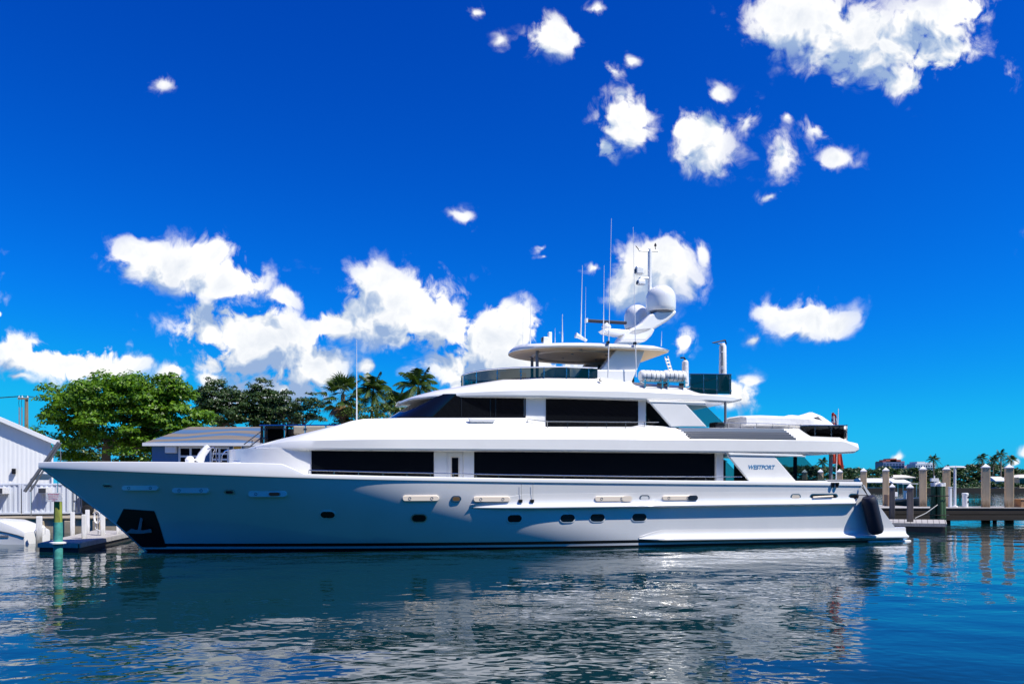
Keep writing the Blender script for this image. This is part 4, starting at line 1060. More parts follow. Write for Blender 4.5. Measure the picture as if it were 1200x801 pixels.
# yacht moored beyond: only its glass-railed deck shows
def far_yacht():
    Z = 47; g0 = W(305, 497.5, Z); g1 = W(470, 497.5, Z); of = (g0.x+4, Z, 0)
    r = empty('neighbour_yacht', of); tag(r, 'second yacht moored beyond, showing a dark glass railed upper deck over the white foredeck', 'yacht')
    mb = MB(of); zd = W(0, 520, Z).z; zb = zd-1.9
    mb.loft([[(g0.x-2.5+.8*k, Z+.4*k, -.5+k*(zb+.5)/2), (g1.x+3, Z+.4*k, -.5+k*(zb+.5)/2), (g1.x+3, Z+5-.4*k, -.5+k*(zb+.5)/2), (g0.x-2.5+.8*k, Z+5-.4*k, -.5+k*(zb+.5)/2)] for k in range(3)]); mb.build('hull', M['gel'], r)
    mb = MB(of); mb.box(g0.x+1, g1.x+2.5, Z+.9, Z+4, zb, zd); mb.build('deck_house', M['gel'], r)
    mb = MB(of); mb.box(g0.x, g1.x+2.5, Z-.02, Z+5, zd-.1, zd+.05); mb.build('deck', M['gel'], r)
    mb = MB(of); mb.box(g0.x+1.9, g1.x+2, Z+1.2, Z+4, zd+.05, W(0,509,Z).z); mb.build('dark_block', M['black'], r)  # black block filling the space below the awning
    zt_ = W(0, 499, Z).z; mb = MB(of); mb.box(g0.x+1.7, g1.x+2, Z+1.0, Z+4.2, W(0,508.5,Z).z+.05, zt_+.1); mb.build('awning', pmat('tan_awning', (.46, .40, .30), .7, var=.1), r, bevel=.08)
    mb = MB(of); mb.add([(g0.x, Z+.05, zd), (g0.x+1.7, Z+.05, zd), (g0.x+1.7, Z+.05, zt_), (g0.x, Z+.05, zt_)], [(0,1,2,3)]); mb.add([(g0.x+1.7, Z+.05, zd), (g1.x, Z+.05, zd), (g1.x, Z+.05, zd+.55), (g0.x+1.7, Z+.05, zd+.55)], [(0,1,2,3)]); gl = mb.build('glass_rail', M['tintdark'], r)
    mb = MB(of); mb.box(g0.x+.2, g0.x+1.7, Z+.8, Z+2, zd+.05, zt_-.1); mb.build('stair_casing', M['black'], r)
    mb = MB(of); mb.tube([(g0.x-.05, Z, zt_+.04), (g1.x, Z, zt_+.04)], .05, 8); mb.build('top_rail', M['steel'], r)
    for px in (310, 334, 358, 382, 406, 430, 454):
        x = W(px, 0, Z).x; mb = MB(of); mb.tube([(x, Z-.03, zd), (x, Z-.03, zt_)], .055, 8)
        for z in (zd+.35, zt_-.2): mb.box(x-.1, x+.1, Z-.1, Z+.04, z-.06, z+.06)
        mb.build('post', M['steel'], gl)
    mb = MB(of)
    for k in (0, 1): mb.tube([(g0.x-.05, Z+.3, zt_-.3-k*.4), (g0.x-1.1, Z+.3, zt_-1.1-k*.4)], .035, 6)
    for k in (.1, .6, 1.1): mb.tube([(g0.x-k, Z+.3, zt_-.4-k*.75), (g0.x-k, Z+.3, zd-1.2)], .03, 6)
    mb.build('stair_rail', M['grey'], r)
far_yacht()

# floating dock, white pilings, sign pile, small boat ------------------
planks = pmat('grey_dock_planks', (.42, .40, .38), .8, var=.3, vscale=3, streak=(6, .5, 1))
dockm = pmat('dock_side', (.05, .045, .04), .8, var=.3)
def fdock(pts, z, lab, name='floating_dock'):
    c = sum((Vector(p) for p in pts), Vector())/len(pts); r = empty(name, (c.x, c.y, 0)); tag(r, lab, 'dock'); of = (c.x, c.y, 0)
    a, b, d, e = [Vector(p) for p in pts]; n = max(3, int((b-a).length/.3))
    mb = MB(of)
    for i in range(n):
        f0, f1 = (i+.04)/n, (i+.96)/n
        q = [a.lerp(b, f0), a.lerp(b, f1), e.lerp(d, f1), e.lerp(d, f0)]
        mb.loft([[Vector((p.x, p.y, z-.04)) for p in q], [Vector((p.x, p.y, z)) for p in q]])
    mb.build('planking', planks, r)
    mb = MB(of); mb.loft([[Vector((p.x, p.y, -.1)) for p in (a, b, d, e)], [Vector((p.x, p.y, z-.05)) for p in (a, b, d, e)]]); mb.build('float', dockm, r)
    mb = MB(of)
    for p, q in ((a, b), (b, d), (d, e), (e, a)):
        dd = (q-p).normalized(); nn = Vector((dd.y, -dd.x, 0)); mb.prism([p+nn*.02+Vector((0,0,z-.2)), q+nn*.02+Vector((0,0,z-.2)), q+nn*.02+Vector((0,0,z-.02)), p+nn*.02+Vector((0,0,z-.02))], nn*.05)
    mb.build('edge_board', planks, r); return r
def wz(px, py, z): Z = (EYE-z)*F/(py-HY); return Vector(((px-CX)/F*Z, Z, 0))
DZ = .38
fdock([wz(46, 635.5, DZ), wz(92, 636, DZ), wz(160, 622, DZ), wz(112, 620.5, DZ)], DZ, 'grey planked floating dock by the teal piling under the bow')
white_p = pmat('white_pile_sleeve', (.80, .80, .80), .5, var=.08, vscale=3)
def pile(px, yb, yt, wpx, zbase, lab, top=None):
    p = wz(px, yb, zbase); s_ = wpx/F*p.y/2; zt_ = EYE + (HY-yt)/F*p.y; r = empty('white_piling', (p.x, p.y, zbase)); of = (p.x, p.y, zbase)
    tag(r, lab, 'piling', 'white pilings of the left dock')
    rot = Matrix.Translation((p.x, p.y, 0)) @ Matrix.Rotation(R(18), 4, 'Z')
    mb = MB(of); mb.box(-s_, s_, -s_, s_, -1.2, zt_, M=rot); mb.build('post', white_p, r, bevel=.02)
    mb = MB(of); mb.box(-s_*.9, s_*.9, -s_*.9, s_*.9, zt_, zt_+.03, M=rot); mb.build('cap', M['canvas'], r)
pile(85, 627, 600, 4.2, DZ, 'white square dock piling nearest the sign pile, on its right')
pile(98.5, 640, 603, 4.6, 0, 'white square dock piling standing lowest and nearest in front of the dock')
pile(102.5, 624, 597.5, 4.2, DZ, 'tallest white dock piling, tucked behind its nearest neighbour')
pile(120.5, 636, 600, 4.6, 0, 'white dock piling with a dark side, left of the hanging hose')
pile(139, 634, 610, 4.4, 0, 'white dock piling closest to the anchor under the stem')
pile(46, 638, 605, 5.5, 0, 'blue-grey square piling beside the small boat stern')
# coiled hose on a post
a_ = wz(115, 626, DZ); r = empty('hose_stand', (a_.x, a_.y, DZ)); tag(r, 'pale hose coiled on a thin post on the floating dock', 'hose'); of = (a_.x, a_.y, DZ)
mb = MB(of); zt_ = EYE + (HY-599)/F*a_.y; mb.tube([(a_.x, a_.y, DZ), (a_.x, a_.y, zt_)], .03, 6); mb.build('post', M['steel'], r)
mb = MB(of)
for k in range(3): mb.tube([(a_.x + (.12+.02*k)*math.cos(t_), a_.y-.05-.03*k, zt_-.28 + .3*math.sin(t_)) for t_ in [2*math.pi*i/20 for i in range(21)]], .02, 5)
mb.tube([(a_.x-.12, a_.y-.06, zt_-.4), (a_.x-.1, a_.y-.06, DZ+.3), (a_.x+.5, a_.y-.2, DZ+.05)], .02, 5); mb.build('hose', M['canvas'], r, smooth=True)
# sign pile
def sign_pile():
    p = wz(68, 654.5, 0); r_ = 4.5/F*p.y; zt_ = EYE + (HY-584)/F*p.y; zm = EYE + (HY-612)/F*p.y; of = (p.x, p.y, 0)
    r = empty('mooring_piling', of); tag(r, 'round wooden piling, mossy above and sheathed in teal below, carrying a sign', 'piling')
    mb = MB(of); mb.tube([(p.x, p.y, zm), (p.x, p.y, zt_)], [r_, r_*.93], 18); mb.build('timber', pmat('mossy_timber', (.28, .33, .06), .85, var=.6, vscale=4, streak=(3, 3, .5)), r, smooth=True)
    mb = MB(of); mb.tube([(p.x, p.y, -1.5), (p.x, p.y, zm+.02)], r_*1.1, 18); mb.build('sleeve', pmat('teal_sleeve', (.07, .36, .31), .65, var=.6, vscale=3), r, smooth=True)
    mb = MB(of); z_ = EYE+(HY-637)/F*p.y; mb.lathe([(r_*1.15, 0), (r_*1.9, .02), (r_*1.9, .07), (r_*1.15, .09)], 18, (p.x, p.y, z_)); mb.build('tide_ring', M['canvas'], r, smooth=True)
    q = wz(67, 587.2, 0) if False else None
    x0, x1 = p.x - 10.5/F*p.y, p.x + 9/F*p.y; z0, z1 = EYE + (HY-587.3)/F*p.y, EYE + (HY-577)/F*p.y; yy = p.y - r_ - .05
    s = empty('warning_sign', (p.x, yy, z0)); tag(s, 'white warning sign with rows of small red lettering on top of the mossy piling', 'sign'); o2 = (p.x, yy, z0)
    mb = MB(o2); mb.box(x0, x1, yy-.02, yy+.02, z0, z1); mb.build('board', M['canvas'], s, bevel=.005)
    redm = pmat('sign_red', (.55, .05, .12), .6); rg = random.Random(3); H_ = z1-z0
    for (k, w_, hh) in ((0, .66, .075), (1, .62, .05), (2, .6, .05), (3, .58, .05), (4, .2, .07)):   # too small to read in the photograph
        mb = MB(o2); xc = (x0+x1)/2 - .02; z = z1 - H_*(.14 + .18*k); L = (x1-x0)*w_; x = xc - L/2
        while x < xc + L/2:
            ww = rg.uniform(.012, .03); mb.box(x, x+ww, yy-.024, yy-.019, z-H_*hh*rg.uniform(.5, .9), z+H_*hh*.2); x += ww + rg.choice((.008, .008, .02))
        mb.build('text_line', redm, s)
sign_pile()
# small motor boat
def motorboat():
    Z = 37.0; xs_ = W(29, 0, Z).x; L = 6.2; of = (xs_-L/2, Z+1, 0); r = empty('motorboat', of); tag(r, 'small white motorboat with a grey stripe and stern bracket at the left edge', 'boat')
    zt_ = EYE+(HY-610)/F*Z; mb = MB(of); rings = []
    for i in range(21):
        f = i/20; x = xs_ - L*f; b_ = 1.05*(1-max(0, (f-.45)/.55)**2.2); b_ = max(b_, .03); zz = zt_*(.42 + .58*min(1, (f+.02)/.22)**.7) if f < .22 else zt_*(1+.25*(f-.22))
        half = [(x, Z+1-b_*.3, -.35+.2*f), (x, Z+1-b_*.97, -.02+.15*f), (x, Z+1-b_*.99, zz*.55), (x, Z+1-b_, zz*.62), (x, Z+1-b_*.93, zz*.98), (x, Z+1-b_*.8, zz)]
        rings.append(half + [(a, 2*(Z+1)-b, c) for (a, b, c) in reversed(half)])
    mb.loft(rings); hl = mb.build('hull', M['gel'], r, smooth=True, angle=35)
    pts = [(xs_-L*f, Z+1-1.05*.99-.012, zt_*(.42 + .58*min(1, (f+.02)/.22)**.7)*.585 if f < .22 else zt_*(1+.25*(f-.22))*.585) for f in (0.0, .05, .1, .15, .2, .3, .4)]
    mb = MB(of); mb.tube(pts, .028, 5); mb.build('stripe', M['grey'], r)
    mb = MB(of); mb.box(xs_-1.2, xs_-.75, Z-.06, Z-.03, .35, .45); mb.build('badge', M['grey'], r)
    mb = MB(of); mb.lathe([(.001,-.25),(.2,-.2),(.22,.15),(.12,.25),(.001,.27)], 14, (xs_+.15, Z+1, .62)); mb.build('outboard', M['gel'], r, smooth=True)
    mb = MB(of); mb.tube([(xs_+.1, Z+.7, .75), (xs_+.35, Z+.7, .8), (xs_+.32, Z+.72, .5)], .04, 6); mb.build('stern_bracket', M['steel'], r, smooth=True)
motorboat()

# ------------------------------------------------------------------ dock on the right
concp = pmat('pile_concrete', (.74, .54, .31), .8, var=.25, vscale=1.5, streak=(1.5, 1.5, .3))
def tide(m, z0, z1, col):
    t = NT(m.node_tree); b = t.n['Principled BSDF']; g = t.node('ShaderNodeNewGeometry'); sx = t.node('ShaderNodeSeparateXYZ'); t.l.new(g.outputs['Position'], sx.inputs[0])
    z = t.m('ADD', sx.outputs[2], t.m('MULTIPLY', t.m('SUBTRACT', t.noise(t.v('MULTIPLY', g.outputs['Position'], (6, 6, 1)), 2, 4), .5), (z1-z0)*1.6)); f = t.node('ShaderNodeMapRange'); t.l.new(z, f.inputs[0]); f.inputs[1].default_value = z0; f.inputs[2].default_value = z1; f.inputs[3].default_value = .85; f.inputs[4].default_value = 0
    l = b.inputs['Base Color'].links; src = l[0].from_socket if l else None; t.l.new(t.mix(f.outputs[0], src, col), b.inputs['Base Color'])
tide(concp, 1.15, 1.75, (.10, .055, .025)); tide(white_p, .1, .75, (.16, .15, .11))
capm = M['canvas']
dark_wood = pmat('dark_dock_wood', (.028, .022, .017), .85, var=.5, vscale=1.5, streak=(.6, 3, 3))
def rdock():
    of = (38, 57.5, 1.1); r = empty('timber_dock', of); tag(r, 'long dark timber dock with a pale deck edge running out to the right', 'dock')
    zt_, zb = W(0, 594.5, 56).z, W(0, 609.5, 56).z; x0, x1 = W(985, 0, 58).x, W(1330, 0, 56).x
    mb = MB(of); mb.box(x0, x1, 56.0, 59.2, zt_-.06, zt_); mb.build('decking', planks, r)
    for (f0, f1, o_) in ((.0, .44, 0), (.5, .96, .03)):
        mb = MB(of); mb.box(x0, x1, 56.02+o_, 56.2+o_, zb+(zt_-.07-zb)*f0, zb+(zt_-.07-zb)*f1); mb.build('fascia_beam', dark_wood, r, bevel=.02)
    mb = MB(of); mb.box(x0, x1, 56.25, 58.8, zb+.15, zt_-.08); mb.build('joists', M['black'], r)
    mb = MB(of)
    x = x0+.5
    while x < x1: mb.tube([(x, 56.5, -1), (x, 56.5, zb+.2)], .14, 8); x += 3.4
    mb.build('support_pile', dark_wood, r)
    mb = MB(of); mb.box(x0, W(1045,0,62).x, 59.2, 66, zt_-.06, zt_); mb.build('decking', planks, r)
    return zt_
RZ = rdock()
def cpile(px, yt, w, Z, lab):
    p = W(px, yt, Z); s_ = w/F*Z/2/1.25; r = empty('concrete_piling', (p.x, Z, RZ)); tag(r, lab, 'piling', 'tan concrete pilings of the right dock'); of = (p.x, Z, RZ)
    rot = Matrix.Translation((p.x, Z, 0)) @ Matrix.Rotation(R(-22), 4, 'Z'); ch = .32
    mb = MB(of); mb.box(-s_, s_, -s_, s_, -1.2, p.z-ch, M=rot); mb.build('post', concp, r, bevel=.03)
    mb = MB(of); zz = p.z-ch; c = [rot @ Vector((a*s_*1.08, b*s_*1.08, zz)) for a, b in ((-1,-1),(1,-1),(1,1),(-1,1))]; d = [q + Vector((0,0,.07)) for q in c]
    mb.add(c + d + [Vector((p.x, Z, p.z))], [(0,1,5,4),(1,2,6,5),(2,3,7,6),(3,0,4,7),(4,5,8),(5,6,8),(6,7,8),(7,4,8),(3,2,1,0)]); mb.build('cap', capm, r)
for a in ((961+0.5, 549, 7.5, 67, 'white capped tan piling seen through the stern wing glass'), (943, 549.5, 7, 69, 'white capped tan piling low behind the stern window glass, furthest forward'),
          (984, 549, 8, 66, 'tan piling with a white cap right behind the deck post under the red flag'), (1012, 548, 8.4, 64, 'tan piling with a white cap just aft of the yacht quarter, above the fender'), (1038, 547, 8.4, 62, 'tan piling with a white cap behind the shorter grey wooden piling'),
          (1081.5, 545.5, 9.2, 59, 'tan piling with a white cap left of the green piling cluster'), (1109, 545.5, 9.2, 58.7, 'tan piling with a white cap between the green cluster and the lamp post'),
          (1155, 543, 10.2, 57.2, 'tan piling with a white cap, left one of the open pair on the right'), (1182.5, 543.5, 10.4, 57, 'tan piling with a white cap nearest the right edge of the photo')):
    cpile(*a)
greyw = pmat('grey_piling_wood', (.16, .14, .13), .8, var=.4, vscale=2, streak=(4, 4, .3))
for (px, yt, Z, w, lab) in ((1045.5, 566, 54, 6.6, 'grey wooden piling with a white pyramid cap, closer to the stern'), (1066.5, 566, 48, 7.6, 'grey wooden piling with a white pyramid cap standing in the water by the finger dock')):
    p = W(px, yt, Z); s_ = w/F*Z/2/1.2; r = empty('wooden_piling', (p.x, Z, 0)); tag(r, lab, 'piling', 'grey wooden pilings by the stern'); of = (p.x, Z, 0)
    rot = Matrix.Translation((p.x, Z, 0)) @ Matrix.Rotation(R(-20), 4, 'Z')
    mb = MB(of); mb.box(-s_, s_, -s_, s_, -1.2, p.z-.3, M=rot); mb.build('post', greyw, r, bevel=.02)
    mb = MB(of); zz = p.z-.3; c = [rot @ Vector((a*s_*1.15, b*s_*1.15, zz)) for a, b in ((-1,-1),(1,-1),(1,1),(-1,1))]; d = [q + Vector((0,0,.06)) for q in c]
    mb.add(c + d + [Vector((p.x, Z, p.z))], [(0,1,5,4),(1,2,6,5),(2,3,7,6),(3,0,4,7),(4,5,8),(5,6,8),(6,7,8),(7,4,8),(3,2,1,0)]); mb.build('cap', capm, r)
fdock([wz(1040, 612, .55), wz(1108, 613, .55), wz(1107, 608.5, .55), wz(1040, 608, .55)], .55, 'short weathered finger dock between the stern and the green pilings', 'finger_dock')
tide(greyw, .3, 1.2, (.05, .045, .035))
# piling cluster
greenp = pmat('green_tarred_piling', (.035, .10, .04), .7, var=.6, vscale=2.5, streak=(3, 3, .4))
a_ = W(1100, 564, 52.5); r = empty('piling_cluster', (a_.x, 52.5, 0)); tag(r, 'cluster of dark green round pilings banded white at the top', 'pilings'); of = (a_.x, 52.5, 0)
for (dxx, dyy) in ((-.36, .1), (.0, -.2), (.36, .08), (.05, .35)):
    mb = MB(of); mb.tube([(a_.x+dxx*1.0, 52.5+dyy, -1.2), (a_.x+dxx*.8, 52.5+dyy*.8, a_.z-.25)], [.21, .18], 14); pp = mb.build('pile', greenp, r, smooth=True)
    mb = MB(of); mb.tube([(a_.x+dxx*.8, 52.5+dyy*.8, a_.z-.32), (a_.x+dxx*.8, 52.5+dyy*.8, a_.z-.1+dyy*.3)], .2, 14); mb.build('white_band', M['canvas'], pp, smooth=True)
for z in (.8, 2.1): 
    mb = MB(of); mb.tube([(a_.x+.62*math.cos(t_), 52.5+.5*math.sin(t_), z) for t_ in [2*math.pi*i/24 for i in range(25)]], .035, 6); mb.build('wrap_cable', M['rope'], r)
mb = MB(of); mb.tube([(a_.x-.3, 52.1, 1.5), (a_.x-1.3, 51.7, .95), (a_.x-2.2, 51.4, .62)], .035, 6); mb.build('mooring_line', M['grey'], r)
# gull-like white lamp bracket on top
b_ = W(1095, 562, 52.5); mb = MB(of); mb.tube([(b_.x, 52.5, a_.z-.2), (b_.x, 52.5, b_.z+.3)], .04, 6); mb.box(b_.x-.25, b_.x+.25, 52.4, 52.6, b_.z-.1, b_.z+.12); mb.build('marker_light', M['bootwhite'], r)
# lamp post
a_ = W(1119, 594, 57.5); zt_ = W(0, 547, 57.5).z; r = empty('lamp_post', (a_.x, 57.5, RZ)); tag(r, 'slim white dock lamp post with a flat two-sided shade', 'lamp post'); of = (a_.x, 57.5, RZ)
mb = MB(of); mb.tube([(a_.x, 57.5, RZ), (a_.x, 57.5, zt_)], .09, 10); mb.lathe([(.2,0),(.2,.08),(.1,.12)], 12, (a_.x, 57.5, RZ)); mb.build('post', M['bootwhite'], r, smooth=True)
for s_ in (-1, 1):
    mb = MB(of); mb.loft([[(a_.x+s_*.02, 57.5+b, zt_+c) for (b, c) in ((-.12,-.02),(.12,-.02),(.1,.1),(-.1,.1))], [(a_.x+s_*.6, 57.5+b, zt_+.02+c) for (b, c) in ((-.16,-.05),(.16,-.05),(.12,.05),(-.12,.05))], [(a_.x+s_*.8, 57.5+b, zt_-.02+c) for (b, c) in ((-.05,-.02),(.05,-.02),(.05,.02),(-.05,.02))]])
    mb.build('lamp_shade', M['bootwhite'], r, smooth=True)
a_ = W(1113.5, 594, 57.3); r = empty('service_post', (a_.x, 57.3, RZ)); tag(r, 'plain white service post standing just left of the dock lamp', 'post'); of = (a_.x, 57.3, RZ)
mb = MB(of); mb.box(a_.x-.1, a_.x+.1, 57.2, 57.4, RZ, W(0,571,57.3).z); mb.build('post', M['bootwhite'], r, bevel=.02); mb = MB(of); mb.box(a_.x-.12, a_.x+.12, 57.18, 57.42, W(0,571,57.3).z, W(0,570,57.3).z); mb.build('cap', M['canvas'], r)
a_ = W(1131, 594, 57.5); r = empty('power_pedestal', (a_.x, 57.5, RZ)); tag(r, 'white round power pedestal with black sockets on the timber dock', 'pedestal'); of = (a_.x, 57.5, RZ)
mb = MB(of); mb.lathe([(.2,0),(.21,.1),(.21,.9),(.23,.92),(.23,1.02),(.18,1.06),(.001,1.07)], 20, (a_.x, 57.5, RZ)); mb.build('body', M['gel'], r, smooth=True)
for z in (.4, .75): mb = MB(of); mb.box(a_.x+.06, a_.x+.16, 57.28, 57.36, RZ+z-.06, RZ+z+.06); mb.build('socket', M['black'], r)
a_ = W(1197, 594, 57.0); r = empty('dock_box', (a_.x, 57, RZ)); tag(r, 'brown wooden dock box with a lid at the right edge of the photo', 'dock box'); of = (a_.x, 57, RZ)
mb = MB(of); mb.box(a_.x-.3, a_.x+1.2, 56.6, 57.4, RZ, RZ+.55); mb.build('box', pmat('box_wood', (.36, .2, .1), .7, var=.3), r, bevel=.02); mb = MB(of); mb.box(a_.x-.35, a_.x+1.25, 56.55, 57.45, RZ+.55, RZ+.63); mb.build('lid', pmat('lid_wood', (.45, .27, .15), .6), r, bevel=.02)
a_ = W(1038, 594, 60.5); r = empty('hose_reel', (a_.x, 60, RZ)); tag(r, 'small brown and white service box beside the stern quarter on the dock', 'service box'); of = (a_.x, 60, RZ)
mb = MB(of); mb.box(a_.x-.25, a_.x+.25, 59.7, 60.3, RZ, RZ+.9); mb.build('cabinet', pmat('cab_brown', (.25, .16, .1), .7), r, bevel=.03); mb = MB(of); mb.box(a_.x+.1, a_.x+.5, 59.6, 60.0, RZ+.75, RZ+1.1); mb.build('meter_box', M['bootwhite'], r, bevel=.03)
# centre console boat beyond the dock
def console_boat():
    Z = 104; a_ = W(1064, 588, Z); of = (a_.x, Z, 0); r = empty('fishing_boat', of); tag(r, 'dark hulled open fishing boat floating beyond the dock', 'boat')
    mb = MB(of); rings = []
    for i in range(15):
        f = i/14; x = a_.x - 2.6 + 5.2*f; b_ = 1.1*(1-max(0, (f-.5)/.5)**2); b_ = max(.03, b_)
        rings.append([(x, Z-b_*.5, -.3), (x, Z-b_, .5+.3*f), (x, Z-b_, .75+.45*f), (x, Z+b_, .75+.45*f), (x, Z+b_, .5+.3*f), (x, Z+b_*.5, -.3)])
    mb.loft(rings); mb.build('hull', pmat('dark_hull', (.03, .035, .04), .4), r, smooth=True)
    mb = MB(of); mb.box(a_.x-.5, a_.x+.4, Z-.4, Z+.4, .8, 2.0); mb.build('console', M['gel'], r, bevel=.08)
    mb = MB(of); mb.box(a_.x-1.2, a_.x+1.0, Z-.8, Z+.8, 2.9, 3.0); mb.build('canopy_top', M['canvas'], r, bevel=.04)
    mb = MB(of)
    for x in (-1, .8):
        for y in (-.7, .7): mb.tube([(a_.x+x, Z+y, .8), (a_.x+x, Z+y, 2.95)], .04, 6)
    mb.build('canopy_frame', M['steel'], r)
    mb = MB(of); mb.lathe([(.15,-.5),(.25,0),(.28,.5),(.1,.65)], 12, (a_.x-2.7, Z, .7)); mb.build('outboard', M['gel'], r, smooth=True)
console_boat()
# ------------------------------------------------------------------ vegetation
LM = dict(
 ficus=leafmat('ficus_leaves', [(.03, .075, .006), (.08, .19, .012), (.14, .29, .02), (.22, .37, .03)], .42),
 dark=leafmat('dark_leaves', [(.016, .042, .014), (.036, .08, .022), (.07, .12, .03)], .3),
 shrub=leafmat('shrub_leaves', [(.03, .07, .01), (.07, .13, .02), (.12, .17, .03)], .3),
 palm=leafmat('palm_leaves', [(.025, .06, .012), (.05, .10, .016), (.09, .14, .025)], .3),
 dead=leafmat('dry_palm_skirt', [(.22, .11, .04), (.30, .17, .07), (.16, .09, .04)], .2),
 far=leafmat('far_leaves', [(.014, .042, .014), (.03, .075, .02), (.055, .11, .028)], .3),
)
bark = pmat('grey_bark', (.13, .11, .09), .9, var=.4, vscale=3, bump=.6, bscale=12, bdist=.03)
palmbark = pmat('palm_bark', (.20, .16, .12), .9, var=.35, vscale=2, streak=(.3, .3, 4), bump=.5, bscale=9, bdist=.03)
def unit(n): v = nrg.normal(size=(n, 3)); return v/np.linalg.norm(v, axis=1, keepdims=True)
def leaf_quads(cen, nor, size, asp=.6):
    n = len(cen); t = unit(n); a = np.cross(nor, t); a /= np.linalg.norm(a, axis=1, keepdims=True)+1e-9; b = np.cross(nor, a)
    s = (size*nrg.uniform(.6, 1.25, n))[:, None]
    v = np.stack([cen - a*s*.5, cen - b*s*.5*asp + nor*s*.06, cen + a*s*.5, cen + b*s*.5*asp + nor*s*.06], 1).reshape(-1, 3)
    return v, np.arange(n*4).reshape(-1, 4)
def clump_leaves(clumps, per_r2, size, upb=.5):
    cs, ns = [], []
    for (c, r) in clumps:
        k = max(12, int(per_r2*r*r)); d = unit(k); d[:, 2] = np.abs(d[:, 2])*.85 + d[:, 2]*.15
        rr = r*nrg.uniform(.55, 1.08, k)[:, None]; p = np.array(c) + d*rr*np.array([1, 1, .72])
        nn = d*.9 + unit(k)*.7 + np.array([0, 0, upb]); nn /= np.linalg.norm(nn, axis=1, keepdims=True)
        cs.append(p); ns.append(nn)
    return leaf_quads(np.concatenate(cs), np.concatenate(ns), size)
def crown_clumps(c, rad, n, rc, low=-.9, fill=.25):
    out = []; d = unit(n*3); k = 0
    for q in d:
        if q[2] < low: continue
        f = nrg.uniform(fill, 1.0)**.6*(1 + .14*math.sin(5*math.atan2(q[1], q[0])+c[0]) + .1*math.sin(7*q[2]+c[0]*3))
        out.append((np.array(c) + q*np.array(rad)*f, rc*nrg.uniform(.65, 1.3))); k += 1
        if k >= n: break
    return out
def tree(name, lab, x, y, base, crowns, mat, leaf, per, trunk_r, fork, group=None, trunk_x=0, cat='tree'):
    r = empty(name, (x, y, base)); tag(r, lab, cat, group); of = np.array((x, y, base)); cl = []
    for (c, rad, n, rc) in crowns: cl += crown_clumps(c, rad, n, rc)
    v, q = clump_leaves(cl, per, leaf); np_mesh('crown', v-of, q, LM[mat], r)
    if trunk_r:
        mb = MB((x, y, base)); f = Vector((x+trunk_x, y, fork)); mb.tube([(x, y, base), (x+trunk_x*.4+.1, y, base+(fork-base)*.5), f], [trunk_r*1.3, trunk_r, trunk_r*.85], 10)
        for (c, rr) in cl[::max(1, len(cl)//9)]:
            c = Vector(c); m_ = f.lerp(c, .5) + Vector((0, 0, -.3)); mb.tube([f, m_, c], [trunk_r*.45, trunk_r*.22, trunk_r*.06], 6)
        mb.build('trunk', bark, r, smooth=True)
    return r
def wx(px, Z): return (px-CX)/F*Z
def wzv(py, Z): return EYE + (HY-py)/F*Z
# big round tree
Z = 70; X_ = wx(133, Z)
tree('shade_tree', 'big bright green round-headed shade tree behind the bow', wx(124, Z), Z, GZ,
     [((wx(134, Z), Z, wzv(496, Z)), (6.2, 5.5, 4.6), 150, 1.15), ((wx(160, Z), Z+1, wzv(478, Z)), (4.4, 4, 3.3), 80, 1.05), ((wx(90, Z), Z, wzv(486, Z)), (2.7, 3, 2.7), 48, .95),
      ((wx(200, Z), Z, wzv(496, Z)), (2.7, 3, 3.6), 70, .95)], 'ficus', .36, 120, .42, wzv(520, Z))
Z = 78
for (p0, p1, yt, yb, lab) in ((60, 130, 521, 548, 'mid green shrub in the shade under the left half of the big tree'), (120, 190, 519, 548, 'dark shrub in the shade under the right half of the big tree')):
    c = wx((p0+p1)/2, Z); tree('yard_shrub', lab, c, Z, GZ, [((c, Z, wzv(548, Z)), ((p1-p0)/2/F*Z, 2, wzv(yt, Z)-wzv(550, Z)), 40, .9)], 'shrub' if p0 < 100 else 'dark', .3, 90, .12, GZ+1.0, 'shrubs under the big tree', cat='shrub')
# feathery trees beyond the blue house
Z = 88
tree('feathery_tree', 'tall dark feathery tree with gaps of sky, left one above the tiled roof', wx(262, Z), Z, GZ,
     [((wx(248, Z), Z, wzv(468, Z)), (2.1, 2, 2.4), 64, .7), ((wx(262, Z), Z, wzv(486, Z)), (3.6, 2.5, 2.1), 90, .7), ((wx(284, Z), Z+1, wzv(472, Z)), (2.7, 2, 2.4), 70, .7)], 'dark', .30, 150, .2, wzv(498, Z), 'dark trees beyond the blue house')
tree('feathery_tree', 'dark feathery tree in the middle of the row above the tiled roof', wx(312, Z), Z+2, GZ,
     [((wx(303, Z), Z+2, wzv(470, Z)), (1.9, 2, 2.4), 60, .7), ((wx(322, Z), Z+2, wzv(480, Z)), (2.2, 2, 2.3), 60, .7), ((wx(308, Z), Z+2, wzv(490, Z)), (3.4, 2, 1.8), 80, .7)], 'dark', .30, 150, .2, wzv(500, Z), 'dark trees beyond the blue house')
tree('feathery_tree', 'lower dense dark tree right of the feathery row, next to the fan palm', wx(354, Z), Z, GZ,
     [((wx(352, Z), Z, wzv(483, Z)), (2.7, 2, 2.0), 60, .6), ((wx(365, Z), Z, wzv(478, Z)), (1.5, 1.5, 1.3), 16, .5)], 'dark', .30, 150, .18, wzv(500, Z), 'dark trees beyond the blue house')
Z = 72
tree('bright_shrub', 'light green bushy shrub between the palms and the wheelhouse', wx(448, Z), Z, GZ,
     [((wx(446, Z), Z, wzv(489, Z)), (3.2, 2, 1.9), 40, .65), ((wx(425, Z), Z, wzv(496, Z)), (2.0, 2, 1.4), 20, .6)], 'shrub', .26, 120, .14, wzv(500, Z), None, cat='shrub')

